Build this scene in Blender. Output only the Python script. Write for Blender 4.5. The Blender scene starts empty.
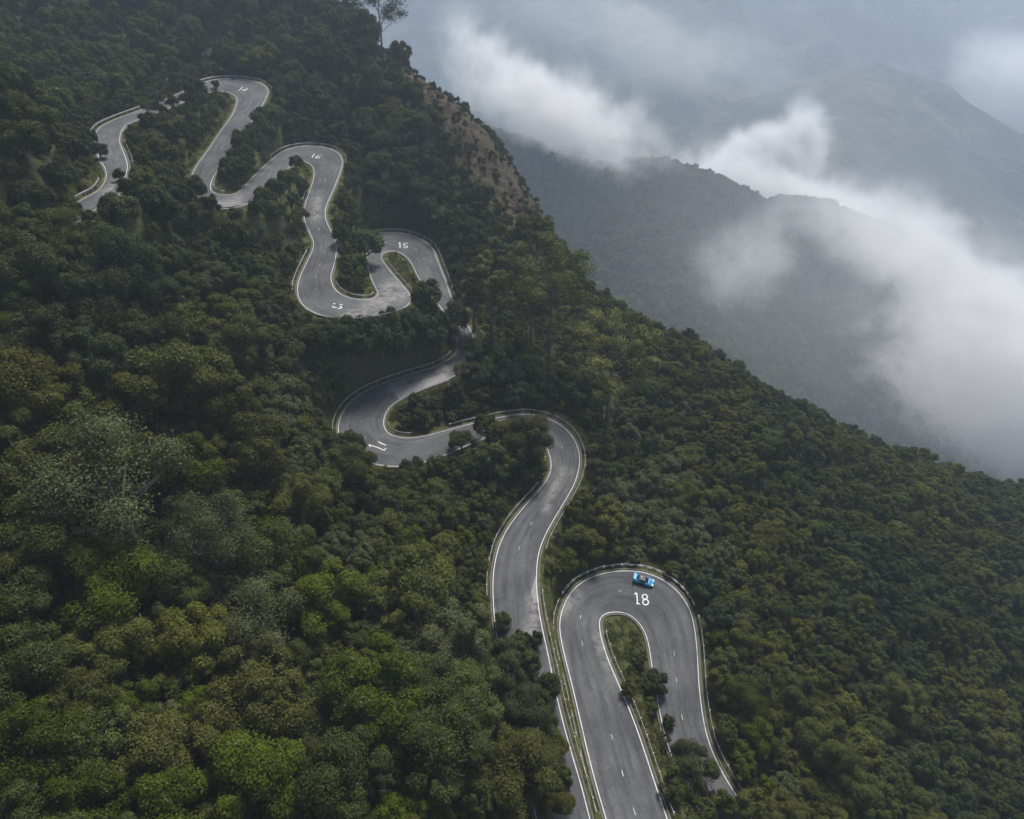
EXPO = 0.93; VB = 2; NIND = 285; HAZE = 0.00025
FOGS = [  # from pixel/depth, to pixel/depth, half width, half depth, density, seed, noise scale, thresholds
    ((340, -15, 800), (740, 205, 830), 85, 130, .045, 1, .0090, .54, 1.04),
    ((600, 150, 1250), (980, 280, 1150), 120, 150, .060, 2, .0080, .46, .96),
    ((812, 72, 1250), (780, 240, 1200), 85, 80, .055, 3, .012, .50, 1.02),
    ((660, 205, 1250), (840, 100, 1230), 75, 80, .050, 13, .012, .50, 1.02),
    ((800, 165, 880), (1120, 430, 820), 125, 110, .050, 4, .0085, .48, .96),
    ((850, 200, 720), (1130, 530, 600), 200, 120, .026, 5, .011, .52, 1.10),
    ((600, 360, 640), (890, 175, 680), 80, 60, .013, 6, .013, .54, 1.1),
    ((930, 20, 2150), (1160, 200, 2000), 240, 130, .020, 7, .004, .40, .80),
    ((480, 180, 560), (1150, 420, 560), 260, 130, .0014, 8, .004, .20, .60),
    ((380, -60, 1700), (960, 150, 1600), 170, 160, .0026, 9, .004, .45, 1.0),
    ((880, 290, 660), (1160, 540, 620), 150, 100, .020, 10, .009, .38, .95),
    ((715, 158, 800), (1020, 330, 770), 66, 70, .019, 11, .010, .50, 1.05),
]
import bpy, math, random
import numpy as np
from mathutils import Vector, Matrix

rng = np.random.default_rng(7)
random.seed(7)
R_ = math.radians
scene = bpy.context.scene
COL = scene.collection

# ------------------------------------------------------------------ camera
FPX, PITCH, CX, CY = 690.0, R_(37.0), 512.0, 409.5
ZC = 160.0                                     # drone height above the datum
CP, SP = math.cos(PITCH), math.sin(PITCH)
cam_d = bpy.data.cameras.new('camera')
cam = bpy.data.objects.new('camera', cam_d)
COL.objects.link(cam)
cam_d.sensor_width = 36.0
cam_d.lens = FPX / 1024 * 36
cam_d.clip_start, cam_d.clip_end = 1.0, 40000
cam.location = (0, 0, ZC)
cam.rotation_euler = (R_(90) - PITCH, 0, 0)
scene.camera = cam

def ray(u, v):
    a = (u - CX) / FPX
    b = (CY - v) / FPX
    return np.array([a, CP + b * SP, -SP + b * CP])

def at_depth(u, v, d):
    return ray(u, v) * d + np.array([0, 0, ZC])

def at_h(u, v, h):
    r = ray(u, v)
    return r * (h / -r[2]) + np.array([0, 0, ZC])

def proj(P):
    P = np.asarray(P, float)
    q = P - np.array([0, 0, ZC])
    d = q[..., 1] * CP - q[..., 2] * SP
    up = q[..., 1] * SP + q[..., 2] * CP
    dd = np.maximum(d, 1e-3)
    return CX + FPX * q[..., 0] / dd, CY - FPX * up / dd, d

# ------------------------------------------------------------------ helpers
def mesh_obj(name, V, F, mat=None, parent=None, smooth=False, kind=None):
    me = bpy.data.meshes.new(name)
    V = np.asarray(V, np.float32)
    if isinstance(F, np.ndarray):
        n, k = F.shape
        me.vertices.add(len(V)); me.vertices.foreach_set('co', V.ravel())
        me.loops.add(n * k); me.loops.foreach_set('vertex_index', F.ravel().astype(np.int32))
        me.polygons.add(n)
        me.polygons.foreach_set('loop_start', np.arange(0, n * k, k, dtype=np.int32))
        me.update(calc_edges=True)
    else:
        me.from_pydata([tuple(map(float, v)) for v in V], [], [tuple(f) for f in F])
        me.update()
    if smooth:
        me.polygons.foreach_set('use_smooth', np.ones(len(me.polygons), bool))
    if mat: me.materials.append(mat)
    o = bpy.data.objects.new(name, me)
    COL.objects.link(o)
    if parent: o.parent = parent
    if kind: o['kind'] = kind
    return o

def empty(name, loc, rz=0.0):
    o = bpy.data.objects.new(name, None)
    o.empty_display_size = 0.3
    COL.objects.link(o)
    o.location = loc
    o.rotation_euler = (0, 0, rz)
    return o

def tag(o, label, cat, group=None):
    o['label'] = label; o['category'] = cat
    if group: o['group'] = group
    return o

class MB:
    """Collects boxes, prisms and tubes that become one mesh."""
    def __init__(s): s.V = []; s.F = []
    def add(s, V, F):
        n = len(s.V); s.V += [tuple(v) for v in V]; s.F += [tuple(i + n for i in f) for f in F]
    def box(s, c, sz, M=None):
        V = [(c[0] + sx * sz[0] / 2, c[1] + sy * sz[1] / 2, c[2] + sz_ * sz[2] / 2) for sx in (-1, 1) for sy in (-1, 1) for sz_ in (-1, 1)]
        if M is not None: V = [M @ Vector(v) for v in V]
        s.add(V, [(0, 1, 3, 2), (4, 6, 7, 5), (0, 4, 5, 1), (2, 3, 7, 6), (0, 2, 6, 4), (1, 5, 7, 3)])
    def tube(s, pts, rad, n=6):
        pts = [Vector(p) for p in pts]; rings = []
        for i, p in enumerate(pts):
            d = (pts[min(i + 1, len(pts) - 1)] - pts[max(i - 1, 0)])
            d.normalize()
            a = d.orthogonal().normalized(); b = d.cross(a)
            rings.append([p + (a * math.cos(2 * math.pi * k / n) + b * math.sin(2 * math.pi * k / n)) * rad[i] for k in range(n)])
        V = [v for r in rings for v in r]; F = []
        for i in range(len(pts) - 1):
            for k in range(n):
                F.append((i * n + k, i * n + (k + 1) % n, (i + 1) * n + (k + 1) % n, (i + 1) * n + k))
        F.append(tuple(range(n))[::-1]); F.append(tuple((len(pts) - 1) * n + k for k in range(n)))
        s.add(V, F)
    def build(s, name, mat, parent=None, smooth=False, kind=None):
        return mesh_obj(name, s.V, s.F, mat, parent, smooth, kind)

# value noise on numpy arrays -------------------------------------------------
_perm = np.random.default_rng(3).random((256, 256))
def vnoise(x, y):
    xi = np.floor(x).astype(int); yi = np.floor(y).astype(int)
    fx = x - xi; fy = y - yi
    fx = fx * fx * (3 - 2 * fx); fy = fy * fy * (3 - 2 * fy)
    g = lambda a, b: _perm[a & 255, b & 255]
    return (g(xi, yi) * (1 - fx) + g(xi + 1, yi) * fx) * (1 - fy) + (g(xi, yi + 1) * (1 - fx) + g(xi + 1, yi + 1) * fx) * fy
def fbm(x, y, o=4, ridged=False):
    t = 0; a = .5; s = 0
    for i in range(o):
        n = vnoise(x + 17.3 * i, y - 9.1 * i)
        if ridged: n = 1 - abs(2 * n - 1)
        t = t + a * n; s += a; a *= .5; x = x * 2.03; y = y * 2.03
    return t / s

# ------------------------------------------------------------------ materials
def nodes_mat(name):
    m = bpy.data.materials.new(name); m.use_nodes = True
    nt = m.node_tree; nt.nodes.clear()
    out = nt.nodes.new('ShaderNodeOutputMaterial')
    return m, nt, out
def N(nt, typ, **kw):
    n = nt.nodes.new(typ)
    for k, v in kw.items():
        if k in n.inputs: n.inputs[k].default_value = v
        else: setattr(n, k, v)
    return n
def L(nt, a, b): nt.links.new(a, b)
def ramp(nt, fac, stops):
    r = nt.nodes.new('ShaderNodeValToRGB')
    e = r.color_ramp.elements
    while len(e) < len(stops): e.new(.5)
    for el, (p, c) in zip(e, stops):
        el.position = p; el.color = (*c, 1) if len(c) == 3 else c
    L(nt, fac, r.inputs[0]); return r.outputs[0]
def noise(nt, scale, detail=4, rough=.55, vec=None):
    n = N(nt, 'ShaderNodeTexNoise', Scale=scale, Detail=detail, Roughness=rough)
    if vec is not None: L(nt, vec, n.inputs['Vector'])
    return n.outputs['Fac']
def mix(nt, f, a, b, mode='MIX'):
    m = nt.nodes.new('ShaderNodeMix'); m.data_type = 'RGBA'; m.blend_type = mode
    for s, v in ((m.inputs[0], f), (m.inputs[6], a), (m.inputs[7], b)):
        if hasattr(v, 'is_output') or isinstance(v, bpy.types.NodeSocket): L(nt, v, s)
        elif isinstance(v, (int, float)): s.default_value = v
        else: s.default_value = (*v, 1)
    return m.outputs[2]
def simple_mat(name, col, rough=.7, metal=0.0, vary=.25, scale=3.0, spec=.4):
    m, nt, out = nodes_mat(name)
    p = N(nt, 'ShaderNodeBsdfPrincipled', Roughness=rough, Metallic=metal)
    p.inputs['Specular IOR Level'].default_value = spec
    pos = N(nt, 'ShaderNodeNewGeometry').outputs['Position']
    f = noise(nt, scale, 4, .6, pos)
    d = tuple(c * (1 - vary) for c in col); b = tuple(min(1, c * (1 + vary)) for c in col)
    L(nt, ramp(nt, f, [(.3, d), (.7, b)]), p.inputs['Base Color'])
    L(nt, p.outputs[0], out.inputs[0]); return m

def leaf_mat(name, col, trans=.16):
    m, nt, out = nodes_mat(name)
    at = N(nt, 'ShaderNodeAttribute', attribute_name='var').outputs['Fac']
    oi = N(nt, 'ShaderNodeObjectInfo').outputs['Random']
    d = tuple(c * .74 for c in col); b = tuple(min(1, c * 1.3) for c in col)
    c1 = ramp(nt, at, [(0, d), (1, b)])
    hs = N(nt, 'ShaderNodeHueSaturation')
    mr = N(nt, 'ShaderNodeMapRange'); mr.inputs[3].default_value = .72; mr.inputs[4].default_value = 1.3
    L(nt, oi, mr.inputs[0]); L(nt, mr.outputs[0], hs.inputs['Value'])
    mr2 = N(nt, 'ShaderNodeMapRange'); mr2.inputs[3].default_value = .490; mr2.inputs[4].default_value = .508
    mt = N(nt, 'ShaderNodeMath', operation='FRACT'); mm = N(nt, 'ShaderNodeMath', operation='MULTIPLY'); mm.inputs[1].default_value = 7.31
    L(nt, oi, mm.inputs[0]); L(nt, mm.outputs[0], mt.inputs[0]); L(nt, mt.outputs[0], mr2.inputs[0]); L(nt, mr2.outputs[0], hs.inputs['Hue'])
    L(nt, c1, hs.inputs['Color'])
    di = N(nt, 'ShaderNodeBsdfDiffuse'); tr = N(nt, 'ShaderNodeBsdfTranslucent'); ms = N(nt, 'ShaderNodeMixShader'); ms.inputs[0].default_value = trans
    L(nt, hs.outputs[0], di.inputs[0]); L(nt, hs.outputs[0], tr.inputs[0])
    L(nt, di.outputs[0], ms.inputs[1]); L(nt, tr.outputs[0], ms.inputs[2])
    gl = N(nt, 'ShaderNodeBsdfGlossy', Roughness=.45); gl.inputs[0].default_value = (1, 1, 1, 1)
    m2 = N(nt, 'ShaderNodeMixShader'); m2.inputs[0].default_value = .005
    L(nt, ms.outputs[0], m2.inputs[1]); L(nt, gl.outputs[0], m2.inputs[2])
    L(nt, m2.outputs[0], out.inputs[0]); return m

SPECIES = {  # linear base colours
    'dark': (.038, .049, .015), 'deep': (.031, .041, .016), 'mid': (.045, .057, .013),
    'olive': (.056, .061, .013), 'yellow': (.066, .069, .011), 'bright': (.045, .059, .004),
    'grey': (.056, .064, .026), 'brown': (.056, .054, .018), 'pale': (.090, .100, .028),
}
LEAF = {k: leaf_mat('leaf_' + k, c) for k, c in SPECIES.items()}
SPN = list(SPECIES)
BARK = simple_mat('bark', (.09, .075, .06), .9, vary=.4, scale=4)
BARK_PALE = simple_mat('bark_pale', (.17, .155, .135), .9, vary=.4, scale=4)

# ------------------------------------------------------------------ road line: each row = left edge, right edge (pixels of the survey), run downhill
SEG1 = [(20,228,30,242),(48,219,62,231),(68,209,84,218),(82,199,99,207),(99,190,117,198),(106,177,124,182),(104,167,128,166),(98,157,124,152),(95,137,120,142),(99,128,121,133),(109,122,126,125.5),(124.5,115.7,136,120.5),(138,111,148,116),(154,104,163.5,110),(175,95,185,101.5),(192,87,199,96.5),(204.5,82,210,92),(217,79,220,91),(231,78.4,227,92.3),(246.4,79.5,231.5,94),(260,82.5,234.7,96),(268.5,90,237,100),(264,102,235.5,107),(255,117,231,116.5),(242.5,136,220,132),(229,156,207,151),(216,173,195,168),(211.5,183,189,184),(211,190,190,199),(217,194,203,207),(226,195,222,209.5),(237,193,242,206),(248,182,258,197),(262,168,275,182),(274,157.6,287,169.5),(283.5,151,294,163),(295,147,299,160.5),(307,145.4,303,161),(320.6,146.3,307,162.5),(332,149,310.5,164.5),(340,154,313,167.4),(342.8,163,314,173),(338,179,312.5,182),(332,193.5,309,192),(326,208,304,208),(326.3,220,304.5,222),(332,232.6,310,234),(337,246,313.5,246),(334.7,264,306,263),(331,276.5,298.5,280),(334,287.5,297,294),(341,294,303,306),(349,297.5,318,315),(358,299.3,340,319.3),(367,299.2,365,318),(373,298.3,389,313.5),(378,294,408,306),(375.5,288,410,295),(371,278,402.5,285),(368,268,391,271.5),(366.5,256,383.5,261.5),(366,245,381.4,256.5),(368,238,382.5,254),(374,234.3,386,251.8),(384,232.4,391,251),(396,232,396,251.3),(407,233.8,400.5,253),(418,237.3,405,256),(428,243,409,260),(434.5,251,413,266.6),(439.6,264.7,418,277),(446.4,282,427,291),(452,299,438.5,305),(460,313,448,318),(468,325,452.5,328),(474,338,455.5,336.5),(473,352,457.5,343),(466,366,457.5,350),(455,376,450,359),(439,382.5,434,367),(421.6,389.3,409,374.3),(407,396,384.5,382.5),(396,402.5,363,392),(388.4,409,348,404),(384,419.6,339,419),(385.4,429.4,338,436),(392,435,349,453),(404,437.8,371,463.5),(419.6,437,400,467),(441,431.7,438,458),(463.4,425.4,466,446),(491,419,494,435),(508,415.5,512,429.5),(525,413.5,524,429.5),(540,415.2,533,432.5),(552,419.5,540,437.5),(563,426,545.5,444.5),(573,436,549,454),(579.6,450.8,550.7,462),(580,464.5,550.3,472),(575.7,482,543,485),(565,501.6,529,500.5),(551,525,512,521),(541.6,544.5,500,541.5),(538,560,495,559.5),(537,574,492.3,577),(537.8,596.4,492.8,604),(541.5,622,495.5,632),(548.4,653,501.5,664),(555,685,508,698),(562.6,718,515,733),(572,752,523.5,770),(583,789,533.5,810),(590.5,819,541,843),(603,866,552,893)]
SEG2 = [(619,866,686,868),(605.5,819,668,819),(596,787,656.5,786),(586,748,643.5,746),(578.7,716,631.5,713),(570,679,617,679),(563.8,655,607.5,657),(559.5,634,601.5,637),(558.6,622,599.7,626),(560.3,612,600,620.5),(566,598,601.2,617.5),(575.7,584.4,604.5,614.5),(589.4,577,609,613),(604,572,614,612.4),(619,570.2,619,612.4),(634,570,624.5,613),(647,571.8,629.5,615.3),(660.5,577,634.5,618.6),(671,583.8,638.5,622.5),(681,593,642,627.5),(688,603,644.5,632.5),(693,616,647,639),(696,634,649.3,651),(698,655,651.7,669),(699.3,681.5,654.6,687),(702,707,658.5,709),(707.6,737,666,742),(718,763,679,776),(730,784.5,696,806),(745,808,714,834),(768,842,736,872)]
H1 = [48.92, 49.06, 49.22, 49.37, 49.5, 49.74, 49.97, 50.23, 50.56, 50.78, 50.95, 51.1, 51.23, 51.44, 51.76, 52.05, 52.29, 52.45, 52.59, 52.77, 53.01, 53.46, 54.16, 55.07, 56.32, 57.64, 58.72, 59.51, 60.17, 60.61, 60.96, 61.38, 62.44, 64.21, 65.85, 66.91, 67.52, 67.83, 68.17, 68.52, 68.97, 69.67, 70.78, 71.8, 72.98, 73.95, 74.85, 75.71, 76.76, 77.59, 78.27, 78.81, 79.27, 79.73, 80.21, 80.68, 81.24, 81.97, 82.96, 84.23, 85.49, 86.46, 87.04, 87.43, 87.76, 88.08, 88.38, 88.74, 89.17, 89.7, 90.5, 91.47, 92.36, 93.09, 93.62, 94.08, 94.47, 94.83, 95.17, 95.52, 95.92, 96.27, 96.58, 96.85, 97.15, 97.46, 97.75, 98.05, 98.37, 98.83, 99.26, 99.74, 100.03, 100.25, 100.43, 100.6, 100.78, 100.99, 101.21, 101.42, 101.68, 101.99, 102.35, 102.64, 102.86, 103.04, 103.32, 103.6, 103.9, 104.2, 104.48, 104.75, 105.03, 105.24, 105.53]
H2 = [105.83, 106.34, 106.73, 107.24, 107.71, 108.27, 108.67, 109.05, 109.27, 109.42, 109.61, 109.83, 110.02, 110.21, 110.39, 110.57, 110.73, 110.9, 111.05, 111.22, 111.38, 111.57, 111.86, 112.22, 112.62, 113.02, 113.52, 113.99, 114.38, 114.77, 115.28]

def gsmooth(A, sig):
    n = int(3 * sig) + 1
    k = np.exp(-.5 * (np.arange(-n, n + 1) / sig) ** 2); k /= k.sum()
    P = np.concatenate([2 * A[:1] - A[1:n + 1][::-1], A, 2 * A[-1:] - A[-n - 1:-1][::-1]])
    return np.stack([np.convolve(P[:, j], k, 'valid') for j in range(A.shape[1])], 1)

def catmull(P, n):
    out = []
    for i in range(len(P) - 1):
        p0, p1, p2, p3 = P[max(i - 1, 0)], P[i], P[i + 1], P[min(i + 2, len(P) - 1)]
        for k in range(n):
            t = k / n
            out.append(.5 * (2 * p1 + (p2 - p0) * t + (2 * p0 - 5 * p1 + 4 * p2 - p3) * t * t + (3 * p1 - p0 - 3 * p2 + p3) * t ** 3))
    out.append(P[-1]); return np.array(out)

class Road: pass
def build_line(S, H):
    S = np.array(S, float); H = np.array(H, float)
    C = np.array([(at_h(a, b, h) + at_h(c, d, h)) / 2 for (a, b, c, d), h in zip(S, H)])
    w = np.array([np.linalg.norm(at_h(a, b, h) - at_h(c, d, h)) for (a, b, c, d), h in zip(S, H)])
    k = np.zeros(len(S))
    for i in range(1, len(S) - 1):
        a = C[i, :2] - C[i - 1, :2]; b = C[i + 1, :2] - C[i, :2]
        k[i] = math.atan2(a[0] * b[1] - a[1] * b[0], a @ b) / (.5 * (np.linalg.norm(a) + np.linalg.norm(b)) + .1)
    k = gsmooth(k[:, None], 1.2)[:, 0]
    bank = np.clip(k * 1.1, -.10, .10)      # left turn (k>0): right edge is the outer, raised
    Lp = np.array([at_h(a, b, h + bk * ww / 2) for (a, b, c, d), h, bk, ww in zip(S, H, bank, w)])
    Rp = np.array([at_h(c, d, h - bk * ww / 2) for (a, b, c, d), h, bk, ww in zip(S, H, bank, w)])
    Ld, Rd = catmull(Lp, 12), catmull(Rp, 12)
    cd = (Ld + Rd) / 2
    s = np.concatenate([[0], np.cumsum(np.linalg.norm(np.diff(cd, axis=0), axis=1))])
    n = int(s[-1] / 0.8); t = np.linspace(0, s[-1], n)
    f = lambda A: np.stack([np.interp(t, s, A[:, j]) for j in range(3)], 1)
    r = Road(); r.L = gsmooth(f(Ld), 2.0); r.R = gsmooth(f(Rd), 2.0)
    r.C = (r.L + r.R) / 2; r.s = t
    d = r.L - r.R; r.w = np.linalg.norm(d, axis=1)
    T = np.gradient(r.C, axis=0); r.T = T / np.linalg.norm(T, axis=1)[:, None]
    r.lat = d / r.w[:, None]                # unit vector towards the left edge
    r.idx = np.concatenate([np.linspace(0, 1, 2)])
    return r
RD = [build_line(SEG1, H1), build_line(SEG2, H2)]
ALLC = np.concatenate([r.C for r in RD]); ALLLAT = np.concatenate([r.lat for r in RD]); ALLW = np.concatenate([r.w for r in RD])

from mathutils.kdtree import KDTree
SURF = np.concatenate([r.R + (r.L - r.R) * f for r in RD for f in np.linspace(0, 1, 17)])
KD = KDTree(len(SURF))
for i_, p_ in enumerate(SURF): KD.insert((p_[0], p_[1], 0), i_)
KD.balance()
def nearest_road(x, y, limit=26.0, chunk=20000):
    """distance outside the carriageway and the height of its nearest point"""
    x = np.ravel(x); y = np.ravel(y)
    D = np.full(len(x), 99.0); Z = np.zeros(len(x))
    for i in range(0, len(x), chunk):
        dx = x[i:i + chunk, None].astype(np.float32) - ALLC[::4, 0].astype(np.float32); dy = y[i:i + chunk, None].astype(np.float32) - ALLC[::4, 1].astype(np.float32)
        D[i:i + chunk] = np.sqrt((dx * dx + dy * dy).min(1)) - 4
    for i in np.where(D < limit)[0]:
        _, j, d = KD.find((x[i], y[i], 0)); D[i] = max(0, d - .35); Z[i] = SURF[j, 2]
    return D, Z

# ------------------------------------------------------------------ near hillside
ctl = []
for u, v, d in [(0, 0, 240), (130, 0, 262), (230, 45, 270), (330, 14, 290), (60, 60, 225), (0, 120, 190), (150, 60, 246), (330, 90, 246),
        (250, 300, 155), (180, 260, 150), (260, 370, 142),
        (380, 520, 134), (380, 600, 118), (380, 700, 103), (380, 819, 88), (450, 540, 138), (450, 620, 121), (470, 740, 103), (480, 819, 93),
        (760, 600, 142), (760, 700, 125), (760, 819, 110), (850, 600, 152), (850, 700, 133), (850, 819, 116), (940, 600, 164), (940, 700, 143), (940, 819, 126),
        (1024, 600, 178), (1024, 700, 155), (1024, 819, 136), (760, 520, 160), (760, 440, 178), (850, 520, 175), (940, 520, 190),
        (700, 357, 222), (770, 402, 225), (840, 440, 228), (930, 475, 228), (1024, 505, 232), (650, 420, 185), (620, 500, 158), (600, 370, 190), (560, 335, 200), (640, 333, 222),
        (534, 236, 230), (560, 274, 227), (598, 306, 224), (490, 148, 244), (430, 86, 260), (462, 112, 252), (385, 54, 278), (470, 230, 215), (500, 280, 205), (440, 180, 230), (400, 130, 245), (350, 70, 262)]:
    ctl.append(at_depth(u, v, d))
crest = [at_depth(*p) for p in ((330, 14, 290), (385, 54, 278), (430, 86, 260), (462, 112, 252), (490, 148, 244), (534, 236, 230), (560, 274, 227), (598, 306, 224), (640, 333, 222), (700, 357, 222), (770, 402, 225), (840, 440, 228), (930, 475, 228), (1024, 505, 232))]
for p in crest:
    for d, dz in ((28, 20), (75, 75), (150, 160)):
        ctl.append(p + np.array([.4 * d, .92 * d, -dz]))
for x, y, h in [(x, y, h) for y in (-50, 10, 50, 90) for x, h in ((-20, 98), (-40, 88), (-60, 75), (-82, 62), (-110, 44), (-145, 26))] + [
        (-62, 122, 73), (-112, 122, 35), (-145, 122, 22), (-66, 160, 66), (-135, 165, 30), (8, -50, 106), (5, 5, 104), (32, -50, 114), (34, 10, 114),
        (80, 0, 126), (80, -50, 128), (150, 20, 150), (150, -50, 152), (-175, 160, 18), (-200, 225, 14), (-215, 300, 10), (-150, 345, 22), (-95, 340, 30),
        (260, 150, 192), (250, 60, 188), (250, -50, 190), (-215, -50, 0), (-215, 100, -4)]:
    ctl.append(np.array([x, y, ZC - h]))
rp = []
for r in RD:
    for i in range(0, len(r.C), 9):
        rp.append(r.C[i]); 
ctl = np.array(ctl)
K = np.concatenate([ctl, np.array(rp)])
# drop control points that sit on the road line
dC, _ = nearest_road(ctl[:, 0], ctl[:, 1])
K = np.concatenate([ctl[dC > 5], np.array(rp)])
reg = np.concatenate([np.full((dC > 5).sum(), 60.0), np.full(len(rp), 2.0)])
def tps(r2): return .5 * r2 * np.log(r2 + 1e-6)
def tps_fit(K, reg):
    n = len(K); d2 = ((K[:, None, :2] - K[None, :, :2]) ** 2).sum(2)
    A = np.zeros((n + 3, n + 3)); A[:n, :n] = tps(d2) + np.diag(reg)
    A[:n, n] = A[n, :n] = 1; A[:n, n + 1:] = K[:, :2]; A[n + 1:, :n] = K[:, :2].T
    return np.linalg.solve(A, np.concatenate([K[:, 2], [0, 0, 0]]))
wts = tps_fit(K, reg)
def base_z(x, y, chunk=8000):
    x = np.ravel(x); y = np.ravel(y); z = np.empty(len(x))
    for i in range(0, len(x), chunk):
        a, b = x[i:i + chunk], y[i:i + chunk]
        d2 = (a[:, None] - K[:, 0]) ** 2 + (b[:, None] - K[:, 1]) ** 2
        z[i:i + chunk] = tps(d2) @ wts[:-3] + wts[-3] + wts[-2] * a + wts[-1] * b
    return z
GX0, GX1, GY0, GY1, GS = -215.0, 265.0, -50.0, 410.0, 1.0
gx = np.arange(GX0, GX1 + .01, GS); gy = np.arange(GY0, GY1 + .01, GS)
# coarse solve then upsample keeps the script quick
cxg = np.arange(GX0, GX1 + 2.01, 2.0); cyg = np.arange(GY0, GY1 + 2.01, 2.0)
CXm, CYm = np.meshgrid(cxg, cyg)
cz = base_z(CXm, CYm).reshape(CXm.shape)
def bil(G, x0, y0, st, x, y):
    fx = np.clip((x - x0) / st, 0, G.shape[1] - 1.001); fy = np.clip((y - y0) / st, 0, G.shape[0] - 1.001)
    i = fx.astype(int); j = fy.astype(int); a = fx - i; b = fy - j
    return (G[j, i] * (1 - a) + G[j, i + 1] * a) * (1 - b) + (G[j + 1, i] * (1 - a) + G[j + 1, i + 1] * a) * b
GXm, GYm = np.meshgrid(gx, gy)
gz = bil(cz, GX0, GY0, 2.0, GXm, GYm)
dR, zR = nearest_road(GXm, GYm)
dR = dR.reshape(GXm.shape); zR = zR.reshape(GXm.shape)
bump = (fbm(GXm / 14, GYm / 14, 4) - .5) * 5.0 + (fbm(GXm / 3, GYm / 3, 2) - .5) * .8
gz = gz + bump * np.clip((dR - 4) / 18, 0, 1)
t = np.clip((dR - 1.3) / 5.0, 0, 1); t = t * t * (3 - 2 * t)
gz = np.where(dR < 24, (zR - .25) * (1 - t) + gz * t, gz)
gz = np.maximum(gz, -320)
def ground(x, y): return bil(gz, GX0, GY0, GS, np.asarray(x, float), np.asarray(y, float))
def road_dist(x, y): return bil(dR, GX0, GY0, GS, np.asarray(x, float), np.asarray(y, float))

# ------------------------------------------------------------------ ground material and mesh
def ground_mat():
    m, nt, out = nodes_mat('hillside_ground')
    pos = N(nt, 'ShaderNodeNewGeometry').outputs['Position']
    p = N(nt, 'ShaderNodeBsdfPrincipled', Roughness=.95); p.inputs['Specular IOR Level'].default_value = .1
    soil = ramp(nt, noise(nt, .5, 6, .65, pos), [(.25, (.020, .026, .013)), (.5, (.034, .040, .018)), (.75, (.050, .046, .026))])
    grass = ramp(nt, noise(nt, 1.3, 6, .7, pos), [(.25, (.036, .044, .015)), (.5, (.058, .066, .022)), (.75, (.105, .100, .038))])
    bare = ramp(nt, noise(nt, .35, 7, .7, pos), [(.25, (.034, .036, .020)), (.45, (.050, .040, .026)), (.6, (.066, .050, .034)), (.8, (.046, .042, .034))])
    verge = N(nt, 'ShaderNodeAttribute', attribute_name='verge').outputs['Fac']
    bm = N(nt, 'ShaderNodeAttribute', attribute_name='bare').outputs['Fac']
    c = mix(nt, verge, soil, grass); c = mix(nt, bm, c, bare)
    L(nt, c, p.inputs['Base Color'])
    b = N(nt, 'ShaderNodeBump', Strength=.8, Distance=.5); L(nt, noise(nt, 1.6, 6, .7, pos), b.inputs['Height']); L(nt, b.outputs[0], p.inputs['Normal'])
    L(nt, p.outputs[0], out.inputs[0]); return m

def bare_mask(x, y):
    """dry brown scree on the steep shoulder under the ridge and the cut bank above the top bend"""
    z = ground(x, y) if np.ndim(x) else ground(np.array([x]), np.array([y]))
    u, v, d = proj(np.stack([np.ravel(x), np.ravel(y), np.ravel(z)], 1))
    g = np.zeros(len(u))
    for (a, b, c, e, w) in SCARS:
        t = np.clip(((u - a) * (c - a) + (v - b) * (e - b)) / ((c - a) ** 2 + (e - b) ** 2), 0, 1)
        dd = np.hypot(u - a - t * (c - a), v - b - t * (e - b))
        g = np.maximum(g, np.exp(-(dd / w) ** 2))
    n = fbm(np.ravel(x) / 7, np.ravel(y) / 7, 4)
    return np.clip(g * 1.6 - (1 - n) * .75, 0, 1).reshape(np.shape(x))
SCARS = [(416, 80, 470, 138, 16), (466, 138, 522, 215, 20), (500, 165, 536, 230, 13), (165, 85, 215, 70, 9), (150, 95, 190, 75, 8), (305, 122, 330, 128, 5)]

nx, ny = len(gx), len(gy)
V = np.stack([GXm.ravel(), GYm.ravel(), gz.ravel()], 1)
I = np.arange(nx * ny).reshape(ny, nx)
F = np.stack([I[:-1, :-1], I[:-1, 1:], I[1:, 1:], I[1:, :-1]], -1).reshape(-1, 4)
# the steep scarp gets a rocky relief
BARE = bare_mask(GXm, GYm)
V[:, 2] += (BARE * (fbm(GXm / 5, GYm / 5, 4, True) - .5) * 4).ravel() * (dR.ravel() > 6)
gz = V[:, 2].reshape(gz.shape)
hill = mesh_obj('hillside_terrain', V, F, ground_mat(), smooth=True, kind='structure')
def vattr(o, name, a):
    at = o.data.attributes.new(name, 'FLOAT', 'POINT'); at.data.foreach_set('value', np.ravel(a).astype(np.float32))
vattr(hill, 'verge', np.clip(1.25 - np.clip(dR - 1.5, 0, 99) / 4.0 + (fbm(GXm / 4, GYm / 4, 3) - .5) * .8, 0, 1))
vattr(hill, 'bare', BARE)

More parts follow.
